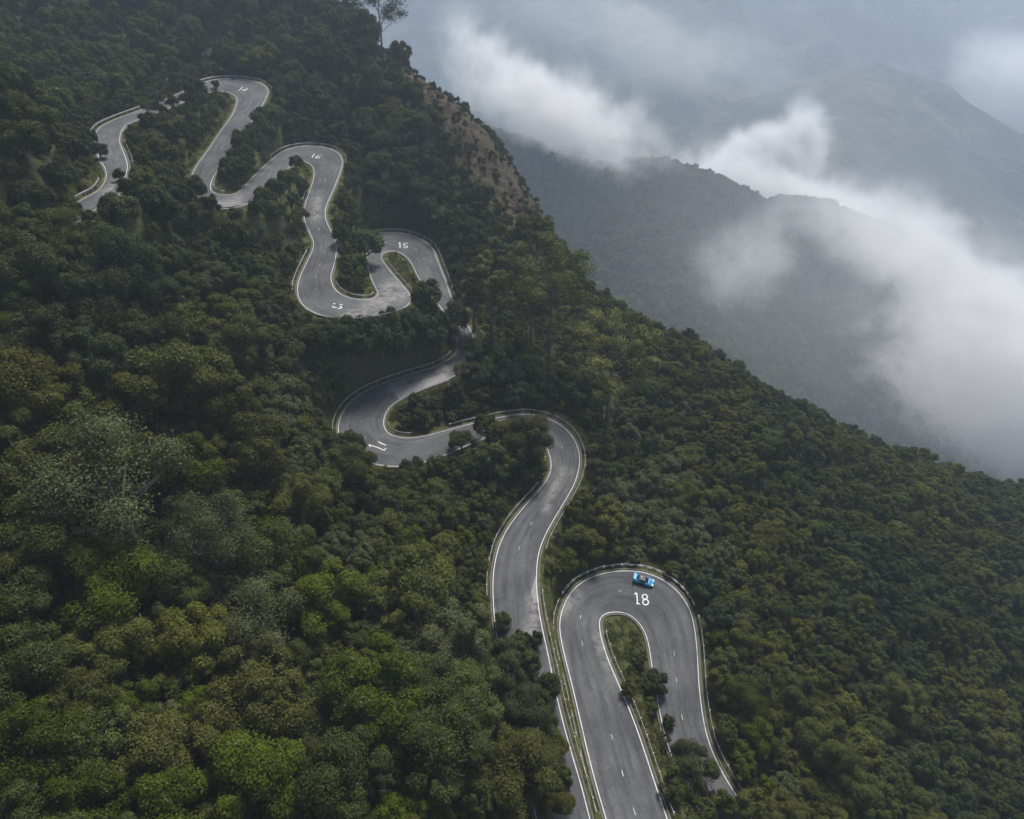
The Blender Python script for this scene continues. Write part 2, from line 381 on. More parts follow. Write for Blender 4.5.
# ------------------------------------------------------------------ asphalt, lines, patches
def asphalt_mat():
    m, nt, out = nodes_mat('asphalt')
    pos = N(nt, 'ShaderNodeNewGeometry').outputs['Position']
    uv = N(nt, 'ShaderNodeUVMap').outputs[0]
    sx = N(nt, 'ShaderNodeSeparateXYZ'); L(nt, uv, sx.inputs[0])
    p = N(nt, 'ShaderNodeBsdfPrincipled', Roughness=.80); p.inputs['Specular IOR Level'].default_value = .18
    big = ramp(nt, noise(nt, .13, 5, .6, pos), [(.3, (.053, .055, .061)), (.5, (.073, .075, .081)), (.7, (.102, .102, .106))])
    fine = ramp(nt, noise(nt, 3.2, 5, .7, pos), [(.3, (.70, .70, .70)), (.7, (1.2, 1.2, 1.2))])
    c = mix(nt, 1.0, big, fine, 'MULTIPLY')
    # wheel tracks polished darker, streaks along the lane
    st = N(nt, 'ShaderNodeCombineXYZ'); mu = N(nt, 'ShaderNodeMath', operation='MULTIPLY'); mu.inputs[1].default_value = .06
    L(nt, sx.outputs[1], mu.inputs[0]); ml = N(nt, 'ShaderNodeMath', operation='MULTIPLY'); ml.inputs[1].default_value = 5.5
    L(nt, sx.outputs[0], ml.inputs[0]); L(nt, ml.outputs[0], st.inputs[0]); L(nt, mu.outputs[0], st.inputs[1])
    streak = ramp(nt, noise(nt, 1.6, 3, .55, st.outputs[0]), [(.34, (.58, .59, .62)), (.52, (1.02, 1.02, 1.02)), (.72, (1.30, 1.28, 1.25))])
    c = mix(nt, .8, c, streak, 'MULTIPLY')
    # pale worn repairs and dusty edges
    patch = N(nt, 'ShaderNodeAttribute', attribute_name='worn').outputs['Fac']
    nz = noise(nt, .55, 5, .7, pos); pm = N(nt, 'ShaderNodeMath', operation='MULTIPLY'); L(nt, patch, pm.inputs[0])
    pr = ramp(nt, nz, [(.38, (0, 0, 0)), (.55, (1, 1, 1))]); L(nt, pr, pm.inputs[1])
    c = mix(nt, pm.outputs[0], c, (.175, .172, .168))
    # hairline cracks
    vo = N(nt, 'ShaderNodeTexVoronoi', feature='DISTANCE_TO_EDGE', Scale=.16); L(nt, pos, vo.inputs['Vector'])
    cr = ramp(nt, vo.outputs['Distance'], [(0, (.45, .45, .45)), (.012, (1, 1, 1))])
    c = mix(nt, .6, c, cr, 'MULTIPLY')
    L(nt, c, p.inputs['Base Color'])
    b = N(nt, 'ShaderNodeBump', Strength=.25, Distance=.02); L(nt, noise(nt, 18, 3, .6, pos), b.inputs['Height']); L(nt, b.outputs[0], p.inputs['Normal'])
    L(nt, p.outputs[0], out.inputs[0]); return m
def paint_mat(name, col, wear):
    m, nt, out = nodes_mat(name)
    pos = N(nt, 'ShaderNodeNewGeometry').outputs['Position']
    p = N(nt, 'ShaderNodeBsdfPrincipled', Roughness=.6)
    f = noise(nt, 1.1, 6, .75, pos)
    L(nt, ramp(nt, f, [(max(.05, wear - .08), (.16, .155, .15)), (wear + .06, tuple(c * .8 for c in col)), (.75, col)]), p.inputs['Base Color'])
    L(nt, p.outputs[0], out.inputs[0]); return m
ASPH = asphalt_mat()
PAINT = paint_mat('white_paint', (.56, .555, .54), .38)
CREAM = paint_mat('cream_paint', (.62, .53, .36), .36)
DASH = paint_mat('dash_paint', (.50, .495, .48), .42)
NUMP = paint_mat('number_paint', (.62, .62, .615), .38)
CONC = simple_mat('gutter_concrete', (.105, .098, .075), .9, vary=.35, scale=1.2)
PATCH = simple_mat('patch_asphalt', (.185, .185, .188), .75, vary=.22, scale=1.5)
PATCHD = simple_mat('patch_asphalt_dark', (.072, .074, .080), .7, vary=.25, scale=1.5)

def strip(name, a, b, mat, kind='structure', uvs=None):
    n = len(a); i = np.arange(n - 1)
    o = mesh_obj(name, np.concatenate([a, b]), np.stack([i, n + i, n + i + 1, i + 1], 1)[:, ::-1], mat, kind=kind)
    return o
def off(r, sel, t, dz):
    """points across the road: t metres from the left edge inward (side 'L'), from the right ('R'), or a fraction (float 'f')"""
    side, d = t
    if side == 'L': P = r.L - r.lat * d
    elif side == 'R': P = r.R + r.lat * d
    else: P = r.R + (r.L - r.R) * d
    return P[sel] + np.array([0, 0, dz])

NA = 12
for r in RD:
    n = len(r.C)
    rows = [r.R + (r.L - r.R) * (k / NA) for k in range(NA + 1)]
    for k, w in enumerate(rows): w[:, 2] += .05 * (1 - (2 * k / NA - 1) ** 2)
    # a skirt on both sides gives the carriageway a real edge
    left = r.L + r.lat * .30; right = r.R - r.lat * .30
    rows = [right - np.array([0, 0, .55]), right] + rows + [left, left - np.array([0, 0, .55])]
    nr = len(rows); V = np.concatenate(rows); idx = np.arange(nr * n).reshape(nr, n)
    F = np.stack([idx[:-1, :-1], idx[:-1, 1:], idx[1:, 1:], idx[1:, :-1]], -1).reshape(-1, 4)
    road = mesh_obj('mountain_road', V, F, ASPH, smooth=False, kind='structure')
    fr = np.concatenate([[-.06, -.04], np.linspace(0, 1, NA + 1), [1.04, 1.06]])
    UV = np.stack([np.repeat(fr, n) , np.tile(r.s, nr)], 1).astype(np.float32)
    ul = road.data.uv_layers.new(name='UVMap')
    ul.data.foreach_set('uv', UV[F.ravel()].ravel())
    u, v, _ = proj(V)
    worn = np.zeros(len(V))
    for (a, b, c, d, w) in [(405, 292, 370, 306, 9), (385, 290, 395, 285, 7), (605, 640, 618, 668, 11), (562, 610, 575, 596, 6), (530, 640, 535, 600, 9), (345, 315, 375, 312, 5),
                            (395, 388, 445, 374, 8), (317, 200, 316, 215, 6), (562, 470, 545, 510, 4), (222, 205, 240, 200, 5), (640, 690, 655, 760, 4), (115, 185, 105, 195, 5)]:
        tt = np.clip(((u - a) * (c - a) + (v - b) * (d - b)) / ((c - a) ** 2 + (d - b) ** 2), 0, 1)
        worn = np.maximum(worn, np.exp(-(np.hypot(u - a - tt * (c - a), v - b - tt * (d - b)) / w) ** 2))
    vattr(road, 'worn', worn)
    r.crown = lambda f: .05 * (1 - (2 * f - 1) ** 2)
    al = np.arange(n)
    # edge lines, a cream worn one on the inside, and a concrete gutter beside each
    for side in 'LR':
        e = off(r, al, (side, .04), .012); g = off(r, al, (side, .18), .017)
        a_, b_ = (e, g) if side == 'L' else (g, e)
        strip('edge_line', a_, b_, PAINT)
        e = off(r, al, (side, -.50), .0); g = off(r, al, (side, -.22), .0)
        a_, b_ = (e, g) if side == 'L' else (g, e)
        rows = [e - np.array([0, 0, .5]), e + np.array([0, 0, .05]), g + np.array([0, 0, .05]), g - np.array([0, 0, .3])]
        if side == 'R': rows = rows[::-1]
        V = np.concatenate(rows); idx = np.arange(4 * n).reshape(4, n)
        mesh_obj('gutter_kerb', V, np.stack([idx[:-1, :-1], idx[1:, :-1], idx[1:, 1:], idx[:-1, 1:]], -1).reshape(-1, 4)[:, ::-1], CONC, kind='structure')
    # dashed centre line
    V = []; F = []
    step = 6.0; k = 0
    while k * step + 2 < r.s[-1]:
        s0 = k * step + rng.uniform(-.4, .4) + 1; k += 1
        ln = rng.uniform(.45, 1.3)
        if rng.random() < .42: continue
        mu_, mv_, _ = proj(np.array([np.interp(s0 + ln / 2, r.s, r.C[:, j]) for j in range(3)]))
        if any(math.hypot(mu_ - a, mv_ - b) < 11 for a, b in [(641, 598), (377, 446), (403, 245), (338, 305), (316, 157), (243, 89)]): continue
        q = np.linspace(s0, s0 + ln, 4)
        C = np.stack([np.interp(q, r.s, r.C[:, j]) for j in range(3)], 1); la = np.stack([np.interp(q, r.s, r.lat[:, j]) for j in range(3)], 1)
        w = rng.uniform(.035, .055)
        base = len(V)
        for i in range(4):
            V += [C[i] + la[i] * w + [0, 0, .062], C[i] - la[i] * w + [0, 0, .062]]
        F += [(base + 2 * i, base + 2 * i + 1, base + 2 * i + 3, base + 2 * i + 2) for i in range(3)]
    mesh_obj('centre_line', V, F, DASH, kind='structure')

from mathutils.bvhtree import BVHTree
_rv = []; _rf = []
for r in RD:
    n = len(r.C); b = len(_rv); rows = [r.R + (r.L - r.R) * (k / NA) + np.array([0, 0, .05 * (1 - (2 * k / NA - 1) ** 2)]) for k in range(NA + 1)]
    # carried on a little beyond the edges
    rows = [r.R - (r.L - r.R) * .5] + rows + [r.L + (r.L - r.R) * .5]
    for w in rows: _rv += [tuple(p) for p in w]
    for k in range(len(rows) - 1): _rf += [(b + k * n + i, b + k * n + i + 1, b + (k + 1) * n + i + 1, b + (k + 1) * n + i) for i in range(n - 1)]
RBVH = BVHTree.FromPolygons(_rv, _rf)
def road_z(x, y):
    out = []
    for a, b in zip(np.atleast_1d(x), np.atleast_1d(y)):
        h = RBVH.ray_cast(Vector((a, b, ZC + 50)), Vector((0, 0, -1)))
        out.append(h[0].z if h[0] is not None else nearest_road(np.array([a]), np.array([b]))[1][0])
    return np.array(out)
def on_road(u, v, lift):
    """the point of the carriageway seen at a survey pixel"""
    h = RBVH.ray_cast(Vector((0, 0, ZC)), Vector(ray(u, v)).normalized())
    return np.array(h[0]) + np.array([0, 0, lift])
def painted(name, strokes, width, mat, lift=.02):
    V = []; F = []
    for st in strokes:
        P = np.array([on_road(u, v, lift) for u, v in st])
        # resample
        seg = np.linalg.norm(np.diff(P, axis=0), axis=1); s = np.concatenate([[0], np.cumsum(seg)])
        q = np.linspace(0, s[-1], max(3, int(s[-1] / .25)))
        P = np.stack([np.interp(q, s, P[:, j]) for j in range(3)], 1)
        P[:, 2] = road_z(P[:, 0], P[:, 1]) + lift
        T = np.gradient(P, axis=0); T /= np.linalg.norm(T, axis=1)[:, None]
        nrm = np.stack([-T[:, 1], T[:, 0], np.zeros(len(T))], 1); nrm /= np.linalg.norm(nrm, axis=1)[:, None]
        b = len(V)
        for i in range(len(P)): V += [P[i] + nrm[i] * width / 2, P[i] - nrm[i] * width / 2]
        F += [(b + 2 * i, b + 2 * i + 1, b + 2 * i + 3, b + 2 * i + 2) for i in range(len(P) - 1)]
    return mesh_obj(name, V, F, mat, kind='structure')
def circ(cx, cy, rx, ry, n=16): return [(cx + rx * math.cos(2 * math.pi * k / n), cy + ry * math.sin(2 * math.pi * k / n)) for k in range(n + 1)]
painted('painted_number', [[(634.4, 594.4), (636.6, 592.4), (637.1, 598), (637.5, 603.6)], [(636.4, 603.5), (640, 604)], circ(644.8, 596.8, 2.6, 2.5), circ(645.6, 602.2, 2.9, 2.8)], .24, NUMP)
cv = lambda ox, oy, st: [[(ox + a / 32, oy + b / 32) for a, b in s] for s in st]
painted('painted_number', cv(360, 434, [[(580, 250), (700, 310), (830, 362)], [(280, 340), (560, 430), (780, 525), (832, 450)], [(285, 345), (335, 410)]]), .24, NUMP)
painted('painted_number', cv(385, 232, [[(425, 365), (475, 330), (485, 505)], [(725, 370), (655, 350), (590, 380), (620, 430), (715, 455), (715, 495), (650, 512), (585, 475)]]), .30, NUMP)
painted('painted_number', cv(322, 292, [[(355, 368), (435, 385)], [(330, 455), (385, 492), (470, 500)], [(500, 520), (600, 535), (625, 460), (560, 455)], [(570, 398), (665, 402)]]), .32, NUMP)
painted('painted_number', cv(300, 143, [[(460, 352), (380, 472)], [(695, 392), (570, 410), (490, 465), (550, 500), (630, 465), (560, 440)]]), .34, NUMP)
painted('painted_number', cv(230, 75, [[(405, 385), (295, 490)], [(570, 425), (460, 505), (400, 470)], [(420, 460), (530, 470)]]), .36, NUMP)

def patch_poly(px, mat, lift=.012):
    """a repair laid on the carriageway; subdivided so it follows the camber"""
    px = np.array(px, float); a, b, c, d = px
    n, m_ = 14, 6; V = []
    for i in range(n + 1):
        for j in range(m_ + 1):
            s, t_ = i / n, j / m_
            q = (a * (1 - s) + b * s) * (1 - t_) + (d * (1 - s) + c * s) * t_
            P = on_road(q[0], q[1], 0); V.append(P + np.array([0, 0, lift + .012]))
    F = [(i * (m_ + 1) + j, (i + 1) * (m_ + 1) + j, (i + 1) * (m_ + 1) + j + 1, i * (m_ + 1) + j + 1) for i in range(n) for j in range(m_)]
    mesh_obj('road_patch', V, F, mat, kind='structure')
patch_poly([(391, 391), (443, 373.5), (449, 380.5), (399, 399)], PATCH)
patch_poly([(536, 575), (531, 592), (533.5, 603), (537, 603)], PATCH)

# ------------------------------------------------------------------ crash barriers
STEEL = simple_mat('galvanised_steel', (.30, .31, .32), .5, .6, .25, 1.5)
POSTM = simple_mat('post_concrete', (.42, .41, .39), .85, vary=.3, scale=2)
REFL = simple_mat('reflector_white', (.70, .70, .71), .5, vary=.15, scale=4)
post_mb = MB(); post_mb.box((0, 0, .18), (.13, .13, 1.16)); post_mb.box((0, 0, .775), (.15, .15, .03))
POST = None
def edge_idx(E, px):
    u, v, _ = proj(E); return int(np.argmin((u - px[0]) ** 2 + (v - px[1]) ** 2))
def guard_rail(ri, side, p0, p1, offs, label, panels=False, gap=3.0):
    global POST
    r = RD[ri]; E = r.L if side == 'L' else r.R
    i, j = sorted((edge_idx(E, p0), edge_idx(E, p1)))
    if j - i < 4: j = min(len(E) - 1, i + 6)
    P = E[i:j + 1].copy(); T = np.gradient(P, axis=0); T[:, 2] = 0; T /= np.linalg.norm(T, axis=1)[:, None]
    out = np.stack([-T[:, 1], T[:, 0], np.zeros(len(T))], 1) * (1 if side == 'L' else -1)
    out = gsmooth(out, 1.5) if len(out) > 8 else out
    P = P + out * offs
    s = np.concatenate([[0], np.cumsum(np.linalg.norm(np.diff(P, axis=0), axis=1))])
    at = lambda q, A: np.array([np.interp(q, s, A[:, k]) for k in range(3)])
    base = P[len(P) // 2]
    root = empty('guard_rail', tuple(base)); tag(root, label, 'guard rail', 'crash barriers along the mountain road')
    prof = [(.0, .40), (.07, .47), (.0, .55), (.0, .63), (.07, .71), (.0, .78), (-.03, .78), (-.03, .40)]   # road-side ripple of the beam
    n = len(P); rows = [P - out * a + np.array([0, 0, b]) - base for a, b in prof]
    V = np.concatenate(rows); idx = np.arange(len(prof) * n).reshape(len(prof), n); idx = np.concatenate([idx, idx[:1]])
    mesh_obj('rail_beam', V, np.stack([idx[:-1, :-1], idx[:-1, 1:], idx[1:, 1:], idx[1:, :-1]], -1).reshape(-1, 4), STEEL, root)
    k = 0; q = .4
    while q < s[-1] - .2 and k < 95:
        p = at(q, P) + at(q, out) * .11 - base; t = at(q, T)
        if POST is None: o = post_mb.build('post', POSTM, root); POST = o
        else: o = POST.copy(); COL.objects.link(o); o.parent = root
        o.location = tuple(p); o.rotation_euler = (0, 0, math.atan2(t[1], t[0]))
        if panels:
            w = .5 if q < s[-1] * .5 else 1.15
            mb = MB(); mb.box((0, 0, 0), (w, .03, .30)); ro = mb.build('reflector', REFL, root)
            ro.location = tuple(p - at(q, out) * .24 + np.array([0, 0, .60])); ro.rotation_euler = (0, 0, math.atan2(t[1], t[0]))
        q += gap; k += 1
for a in [
    (0, 'L', (80, 200), (104, 180), 1.0, 'grey crash barrier on the grassy outer verge of the lowest part of the top S-curve'),
    (0, 'L', (95, 137), (150, 106), 1.0, 'grey crash barrier round the upper left bend of the S-curve'),
    (0, 'R', (120, 143), (130, 166), 1.1, 'short pale barrier on the inner right side of the S-curve'),
    (0, 'L', (200, 84), (268, 92), 1.1, 'barrier with pale posts round the outside of the topmost hairpin'),
    (0, 'L', (211, 187), (224, 195), .9, 'short dark barrier at the tip between the topmost and 16 bends'),
    (0, 'R', (189, 190), (240, 206), .9, 'half hidden barrier behind trees below the U-bend under the topmost hairpin'),
    (0, 'L', (275, 157), (343, 165), 1.1, 'barrier with pale posts round the outside of bend 16'),
    (0, 'R', (309, 195), (304, 222), .8, 'short barrier on the tree side of the straight below bend 16'),
    (0, 'R', (312, 252), (298, 292), 1.1, 'dark barrier on the left outer verge of the lower 15 bend'),
    (0, 'R', (310, 311), (408, 306), 1.0, 'long dark barrier under the lower 15 bend above the trees'),
    (0, 'L', (333, 284), (378, 294), .9, 'dark barrier curling round the tree island inside the lower 15 bend'),
    (0, 'R', (410, 295), (383, 260), .9, 'dark barrier on the yellow grass tongue inside the upper 15 bend'),
    (0, 'L', (374, 235), (452, 298), 1.1, 'barrier with pale posts round the outside of the upper 15 bend'),
    (0, 'R', (456, 354), (340, 430), 1.1, 'long barrier on the uphill side of bend 17 under the dark bank'),
    (0, 'L', (384, 425), (412, 438), .9, 'short pale barrier at the grassy tip inside bend 17'),
    (0, 'L', (450, 429), (548, 417), 1.0, 'dark barrier along the foot of the bank right of bend 17'),
    (0, 'L', (552, 419), (540, 552), 1.1, 'pale barrier round the outside of the unnumbered right curve'),
    (0, 'R', (549, 470), (493, 600), 1.0, 'pale barrier on the left side of the road below the right curve'),
    (0, 'L', (538, 590), (590, 818), .9, 'thin barrier in the grass strip beside the lower left road'),
    (1, 'L', (604, 815), (562, 604), 1.1, 'long pale barrier on the left side of the leg running up to bend 18'),
    (1, 'R', (667, 817), (601, 632), .9, 'barrier on the tree strip side of the left leg of bend 18'),
    (1, 'L', (693, 616), (745, 808), 1.0, 'pale barrier along the right outer side of bend 18 towards the bottom'),
]: guard_rail(*a)
guard_rail(1, 'L', (566, 598), (691, 609), 1.1, 'barrier with white reflector panels round the bend behind the blue car', True, 1.9)

# ------------------------------------------------------------------ the blue car
BLUE = simple_mat('blue_paint', (.020, .31, .66), .45, .0, .08, 1, .4)
BLK = simple_mat('black_trim', (.012, .012, .014), .5, vary=.2)
GLS = simple_mat('dark_glass', (.015, .018, .022), .5, vary=.1, spec=.2)
SILV = simple_mat('silver_trim', (.42, .45, .48), .4, .2, .08)
ROOF = simple_mat('grey_roof', (.085, .095, .105), .75, .0, .1)
TYRE = simple_mat('tyre_rubber', (.018, .018, .018), .85)
RIM = simple_mat('alloy_rim', (.35, .36, .38), .35, .8, .1)
LAMP = simple_mat('lamp_clear', (.75, .77, .8), .15, vary=.05)
TAIL = simple_mat('lamp_red', (.35, .012, .012), .25, vary=.05)
P = on_road(643.2, 581.6, 0.0)
i = int(np.argmin(((RD[1].C[:, :2] - P[:2]) ** 2).sum(1))); T = RD[1].T[i]
hd = math.atan2(T[1], T[0])
car = tag(empty('sports_car', (P[0], P[1], P[2]), hd), 'bright blue sports car with dark roof driving round the bend above the number 18', 'car')
lt = RD[1].lat[i]
car.rotation_euler = (-math.asin(max(-.2, min(.2, -lt[2]))) , math.asin(-T[2]), hd)
car.scale = (.94, .94, .94)
def loft(sections, name, mat, parent, smooth=True):
    V = []; F = []; n = len(sections[0])
    for s in sections: V += s
    for a in range(len(sections) - 1):
        for k in range(n): F.append((a * n + k, a * n + (k + 1) % n, (a + 1) * n + (k + 1) % n, (a + 1) * n + k))
    F.append(tuple(range(n))[::-1]); F.append(tuple((len(sections) - 1) * n + k for k in range(n)))
    return mesh_obj(name, V, F, mat, parent, smooth)
def bsec(x, hw, zb, zt):
    half = [(0, zt + .03), (.5 * hw, zt + .025), (.84 * hw, zt - .03), (hw, (zb + zt) / 2 + .08), (.98 * hw, zb + .12), (.86 * hw, zb)]
    return [(x, y, z) for y, z in half] + [(x, -y, z) for y, z in half[::-1] if True][:-1]
body = loft([bsec(*a) for a in [(-2.18, .74, .42, .74), (-2.05, .86, .30, .88), (-1.75, .93, .24, .95), (-1.32, .95, .22, .97), (-.85, .92, .20, .92), (-.2, .89, .19, .88), (.5, .89, .19, .87), (.95, .92, .20, .87), (1.32, .95, .22, .84), (1.75, .92, .22, .74), (2.02, .84, .24, .62), (2.18, .66, .30, .50)]], 'body', BLUE, car)
def csec(x, hw, zb, zt):
    return [(x, hw * .78, zt), (x, hw, zb), (x, -hw, zb), (x, -hw * .78, zt), (x, 0, zt + .03)]
loft([csec(*a) for a in [(-1.55, .72, .90, .97), (-1.0, .76, .88, 1.20), (-.35, .78, .86, 1.27), (.25, .78, .86, 1.22), (.95, .74, .84, .90)]], 'window_glass', GLS, car)
m = MB(); V = [(-.98, .56, 1.235), (-.98, -.56, 1.235), (-.35, -.585, 1.305), (-.35, .585, 1.305), (.22, -.575, 1.26), (.22, .575, 1.26)]
V += [(x, y, z - .05) for x, y, z in V]
m.add(V, [(0, 1, 2, 3), (3, 2, 4, 5), (7, 6, 9, 8), (8, 9, 11, 10), (0, 3, 9, 6), (3, 5, 11, 9), (1, 7, 8, 2), (2, 8, 10, 4), (0, 6, 7, 1), (5, 4, 10, 11)]); ro_ = m.build('roof', ROOF, car)
m = MB(); m.box((-.55, .18, 1.315), (.34, .52, .03)); m.build('roof_hatch', simple_mat('hatch_grey', (.26, .29, .32), .8), ro_)
for s in (-1, 1):
    m = MB(); m.box((-.15, s * .915, .60), (1.05, .03, .30)); d_ = m.build('door', BLK, car)
    m = MB(); m.box((-.55, s * .935, .72), (.16, .02, .03)); m.build('handle', SILV, d_)
    m = MB(); m.tube([(.24, s * .60, 1.24), (.93, s * .72, .90)], [.03, .03]); m.tube([(-.98, s * .60, 1.22), (-1.5, s * .70, .96)], [.035, .035]); m.build('pillar', SILV, car)
    m = MB(); m.box((0, s * .90, .21), (2.0, .10, .08)); m.build('side_skirt', BLK, car)
    m = MB(); m.box((.62, s * .98, .95), (.14, .2, .12)); m.build('mirror', BLUE, car)
    m = MB(); m.box((1.98, s * .60, .64), (.20, .30, .08)); m.build('headlight', LAMP, car)
    m = MB(); m.box((-2.14, s * .60, .74), (.08, .32, .10)); m.build('tail_light', TAIL, car)
    for x in (-1.33, 1.33):
        m = MB(); m.tube([(x, s * .72, .33), (x, s * .965, .33)], [.33, .33], 20); w_ = m.build('wheel', TYRE, car)
        m = MB(); m.tube([(x, s * .95, .33), (x, s * .985, .33)], [.22, .20], 14); m.build('rim', RIM, w_)
m = MB(); m.box((2.08, 0, .24), (.30, 1.6, .05)); m.build('front_splitter', BLK, car)
m = MB(); m.box((1.35, 0, .875), (.55, .8, .02)); m.build('bonnet_vent', BLK, car)
m = MB(); m.box((-2.02, 0, 1.22), (.32, 1.62, .035))
for s in (-1, 1): m.box((-2.0, s * .5, 1.05), (.10, .04, .34)); m.box((-2.02, s * .81, 1.22), (.36, .03, .18))
m.build('rear_wing', BLUE, car)

# ------------------------------------------------------------------ small things by the road
P0 = on_road(612, 640, 0) if False else at_h(619, 642, 109.6)
g0 = float(ground(P0[0], P0[1])); q = MB()
root = tag(empty('dead_tree', (P0[0], P0[1], g0)), 'thin bare dark stem leaning out of the grass tip inside bend 18', 'tree')
q.tube([(0, 0, -.2), (.15, .5, 2.0), (.55, 1.0, 3.9), (1.1, 1.3, 5.6)], [.09, .075, .05, .02]); q.tube([(.3, .7, 2.8), (-.2, 1.1, 3.8)], [.035, .01]); q.tube([(.6, 1.05, 4.1), (1.2, .8, 4.8)], [.03, .01]); q.tube([(.8, 1.15, 4.8), (.6, 1.6, 5.5)], [.025, .01])
q.build('trunk', BARK, root)
YEL = simple_mat('marker_yellow', (.62, .42, .03), .6, vary=.2); 
P0 = at_h(548, 464, 101.2); g0 = float(ground(P0[0] - .8, P0[1]))
root = tag(empty('marker_post', (P0[0] - .8, P0[1], g0)), 'small white marker post with yellow head by the tree over the right curve', 'post')
q = MB(); q.tube([(0, 0, -.2), (0, 0, 2.1)], [.09, .08], 8); q.build('post', REFL, root); q = MB(); q.tube([(0, 0, 2.1), (0, 0, 2.7)], [.22, .2], 10); q.build('head', YEL, root)
P0 = at_h(396, 254, 88.3); g0 = float(ground(P0[0], P0[1] - .5))
root = tag(empty('dead_stump', (P0[0], P0[1] - .5, g0)), 'short dark broken stump on the grass tip inside the upper 15 bend', 'tree')
q = MB(); q.tube([(0, 0, -.2), (.05, 0, 1.4), (.2, .1, 2.4)], [.3, .24, .10]); q.tube([(.05, 0, 1.5), (-.3, .1, 2.2)], [.1, .03]); q.build('trunk', BARK, root)

# ------------------------------------------------------------------ tree library (unit crown radius, ground at z = 0)
def leaf_cloud(g, centres, radii, nper, size, up=.35, squash=1.0, inner=.15):
    """leaf-shaped faces scattered over the upper shells of clumps"""
    cs = np.repeat(centres, nper, 0); rs = np.repeat(radii, nper); n = len(cs)
    d = g.normal(size=(n, 3)); d[:, 2] += up; d /= np.linalg.norm(d, axis=1)[:, None]
    rad = rs * np.where(g.random(n) < inner, g.uniform(.3, .8, n), g.normal(1.0, .15, n))
    P = cs + d * rad[:, None] * np.array([1, 1, squash])
    nrm = d * 1.0 + g.normal(size=(n, 3)) * .34 + np.array([0, 0, .30]); nrm /= np.linalg.norm(nrm, axis=1)[:, None]
    a = np.cross(nrm, g.normal(size=(n, 3))); a /= np.linalg.norm(a, axis=1)[:, None]; b = np.cross(nrm, a)
    s = size * g.uniform(.6, 1.35, n)[:, None]
    a = a * s; b = b * s * .55; droop = nrm * s * .22
    V = np.stack([P - a - droop, P + b, P + a - droop, P - b], 1).reshape(-1, 3)
    cl = np.repeat(g.random(len(centres)), nper)
    var = np.clip(.68 * cl + .32 * g.random(n), 0, 1)
    return V, np.repeat(var, 4)
def crown_mesh(name, V, var):
    me = bpy.data.meshes.new(name); n = len(V) // 4
    me.vertices.add(len(V)); me.vertices.foreach_set('co', V.astype(np.float32).ravel())
    me.loops.add(4 * n); me.loops.foreach_set('vertex_index', np.arange(4 * n, dtype=np.int32))
    me.polygons.add(n); me.polygons.foreach_set('loop_start', np.arange(0, 4 * n, 4, dtype=np.int32))
    me.update(calc_edges=True)
    at = me.attributes.new('var', 'FLOAT', 'POINT'); at.data.foreach_set('value', var.astype(np.float32))
    me.materials.append(LEAF['mid']); return me
def clumps(g, n, flat, zc, lean=0.0):
    """lobes of the crown, each carrying leaf clumps on its upper side"""
    nl = max(6, n // 7); C = []; Rr = []
    sx, sy = g.uniform(.86, 1.14), g.uniform(.86, 1.14)
    lob = []
    for k in range(nl * 6):
        d = g.normal(size=3); d /= np.linalg.norm(d)
        if d[2] < -.35: continue
        if any(np.dot(d, e) > .70 for e, _, _ in lob): continue
        lr = g.uniform(.22, .46) if n >= 100 else g.uniform(.32, .54); lob.append((d, lr, g.uniform(.95, 1.08) - lr if g.random() < .7 else g.uniform(.3, .6)))
        if len(lob) >= nl: break
    lob.append((np.array([0, 0, .3]), .5, .3))
    for k in range(n):
        d, lr, rad = lob[k % len(lob)]
        c = np.array([d[0] * rad * sx, d[1] * rad * sy, zc + d[2] * rad * flat])
        e = g.normal(size=3) + d * .9 + np.array([0, 0, .35]); e /= np.linalg.norm(e)
        rr = g.uniform(.30, .66) * lr
        C.append(c + e * (lr - rr * .55) * np.array([1, 1, .9])); Rr.append(rr)
    return np.array(C), np.array(Rr)
def bark_mesh(name, parts):
    mb = MB()
    for pts, rad in parts: mb.tube(pts, rad, 6)
    me = bpy.data.meshes.new(name); me.from_pydata(mb.V, [], mb.F); me.update(); me.materials.append(BARK); return me
def round_tree(seed, ncl, nleaf, leaf, flat, zc):
    g = np.random.default_rng(seed)
    C, Rr = clumps(g, ncl, flat, zc)
    per = np.full(ncl, max(8, nleaf // ncl))
    V, var = leaf_cloud(g, C, Rr, per[0], leaf)
    parts = [([(0, 0, -.15), (.02, .01, zc * .45), (.03, -.02, zc * .75), (0, 0, zc + .25)], [.085, .065, .05, .02])]
    for k in range(7):
        c = C[g.integers(len(C))]; z0 = g.uniform(.4, .85) * zc
        parts.append(([(0.02, 0, z0), tuple(c * np.array([.5, .5, 0]) + np.array([0, 0, z0 + (c[2] - z0) * .6])), tuple(c)], [.045, .028, .012]))
    return crown_mesh('crown', V, var), bark_mesh('trunk', parts)
def sparse_tree(seed, ncl, nleaf, leaf):
    """thin pale crown whose twigs show through"""
    g = np.random.default_rng(seed); C, Rr = clumps(g, ncl, .9, 1.25)
    V, var = leaf_cloud(g, C, Rr * 1.9, nleaf // ncl, leaf, inner=.45)
    parts = [([(0, 0, -.15), (0, 0, .5), (.03, 0, .9)], [.08, .06, .05])]
    for k in range(26):
        c = C[g.integers(len(C))]; z0 = g.uniform(.5, .9); m = c * np.array([.45, .45, 0]) + np.array([g.normal() * .06, g.normal() * .06, z0 + (c[2] - z0) * .55])
        parts.append(([(0.02, 0, z0), tuple(m), tuple(c), tuple(c + g.normal(size=3) * .12 + [0, 0, .12])], [.024, .015, .008, .003]))
    return crown_mesh('crown', V, var), bark_mesh('trunk', parts)
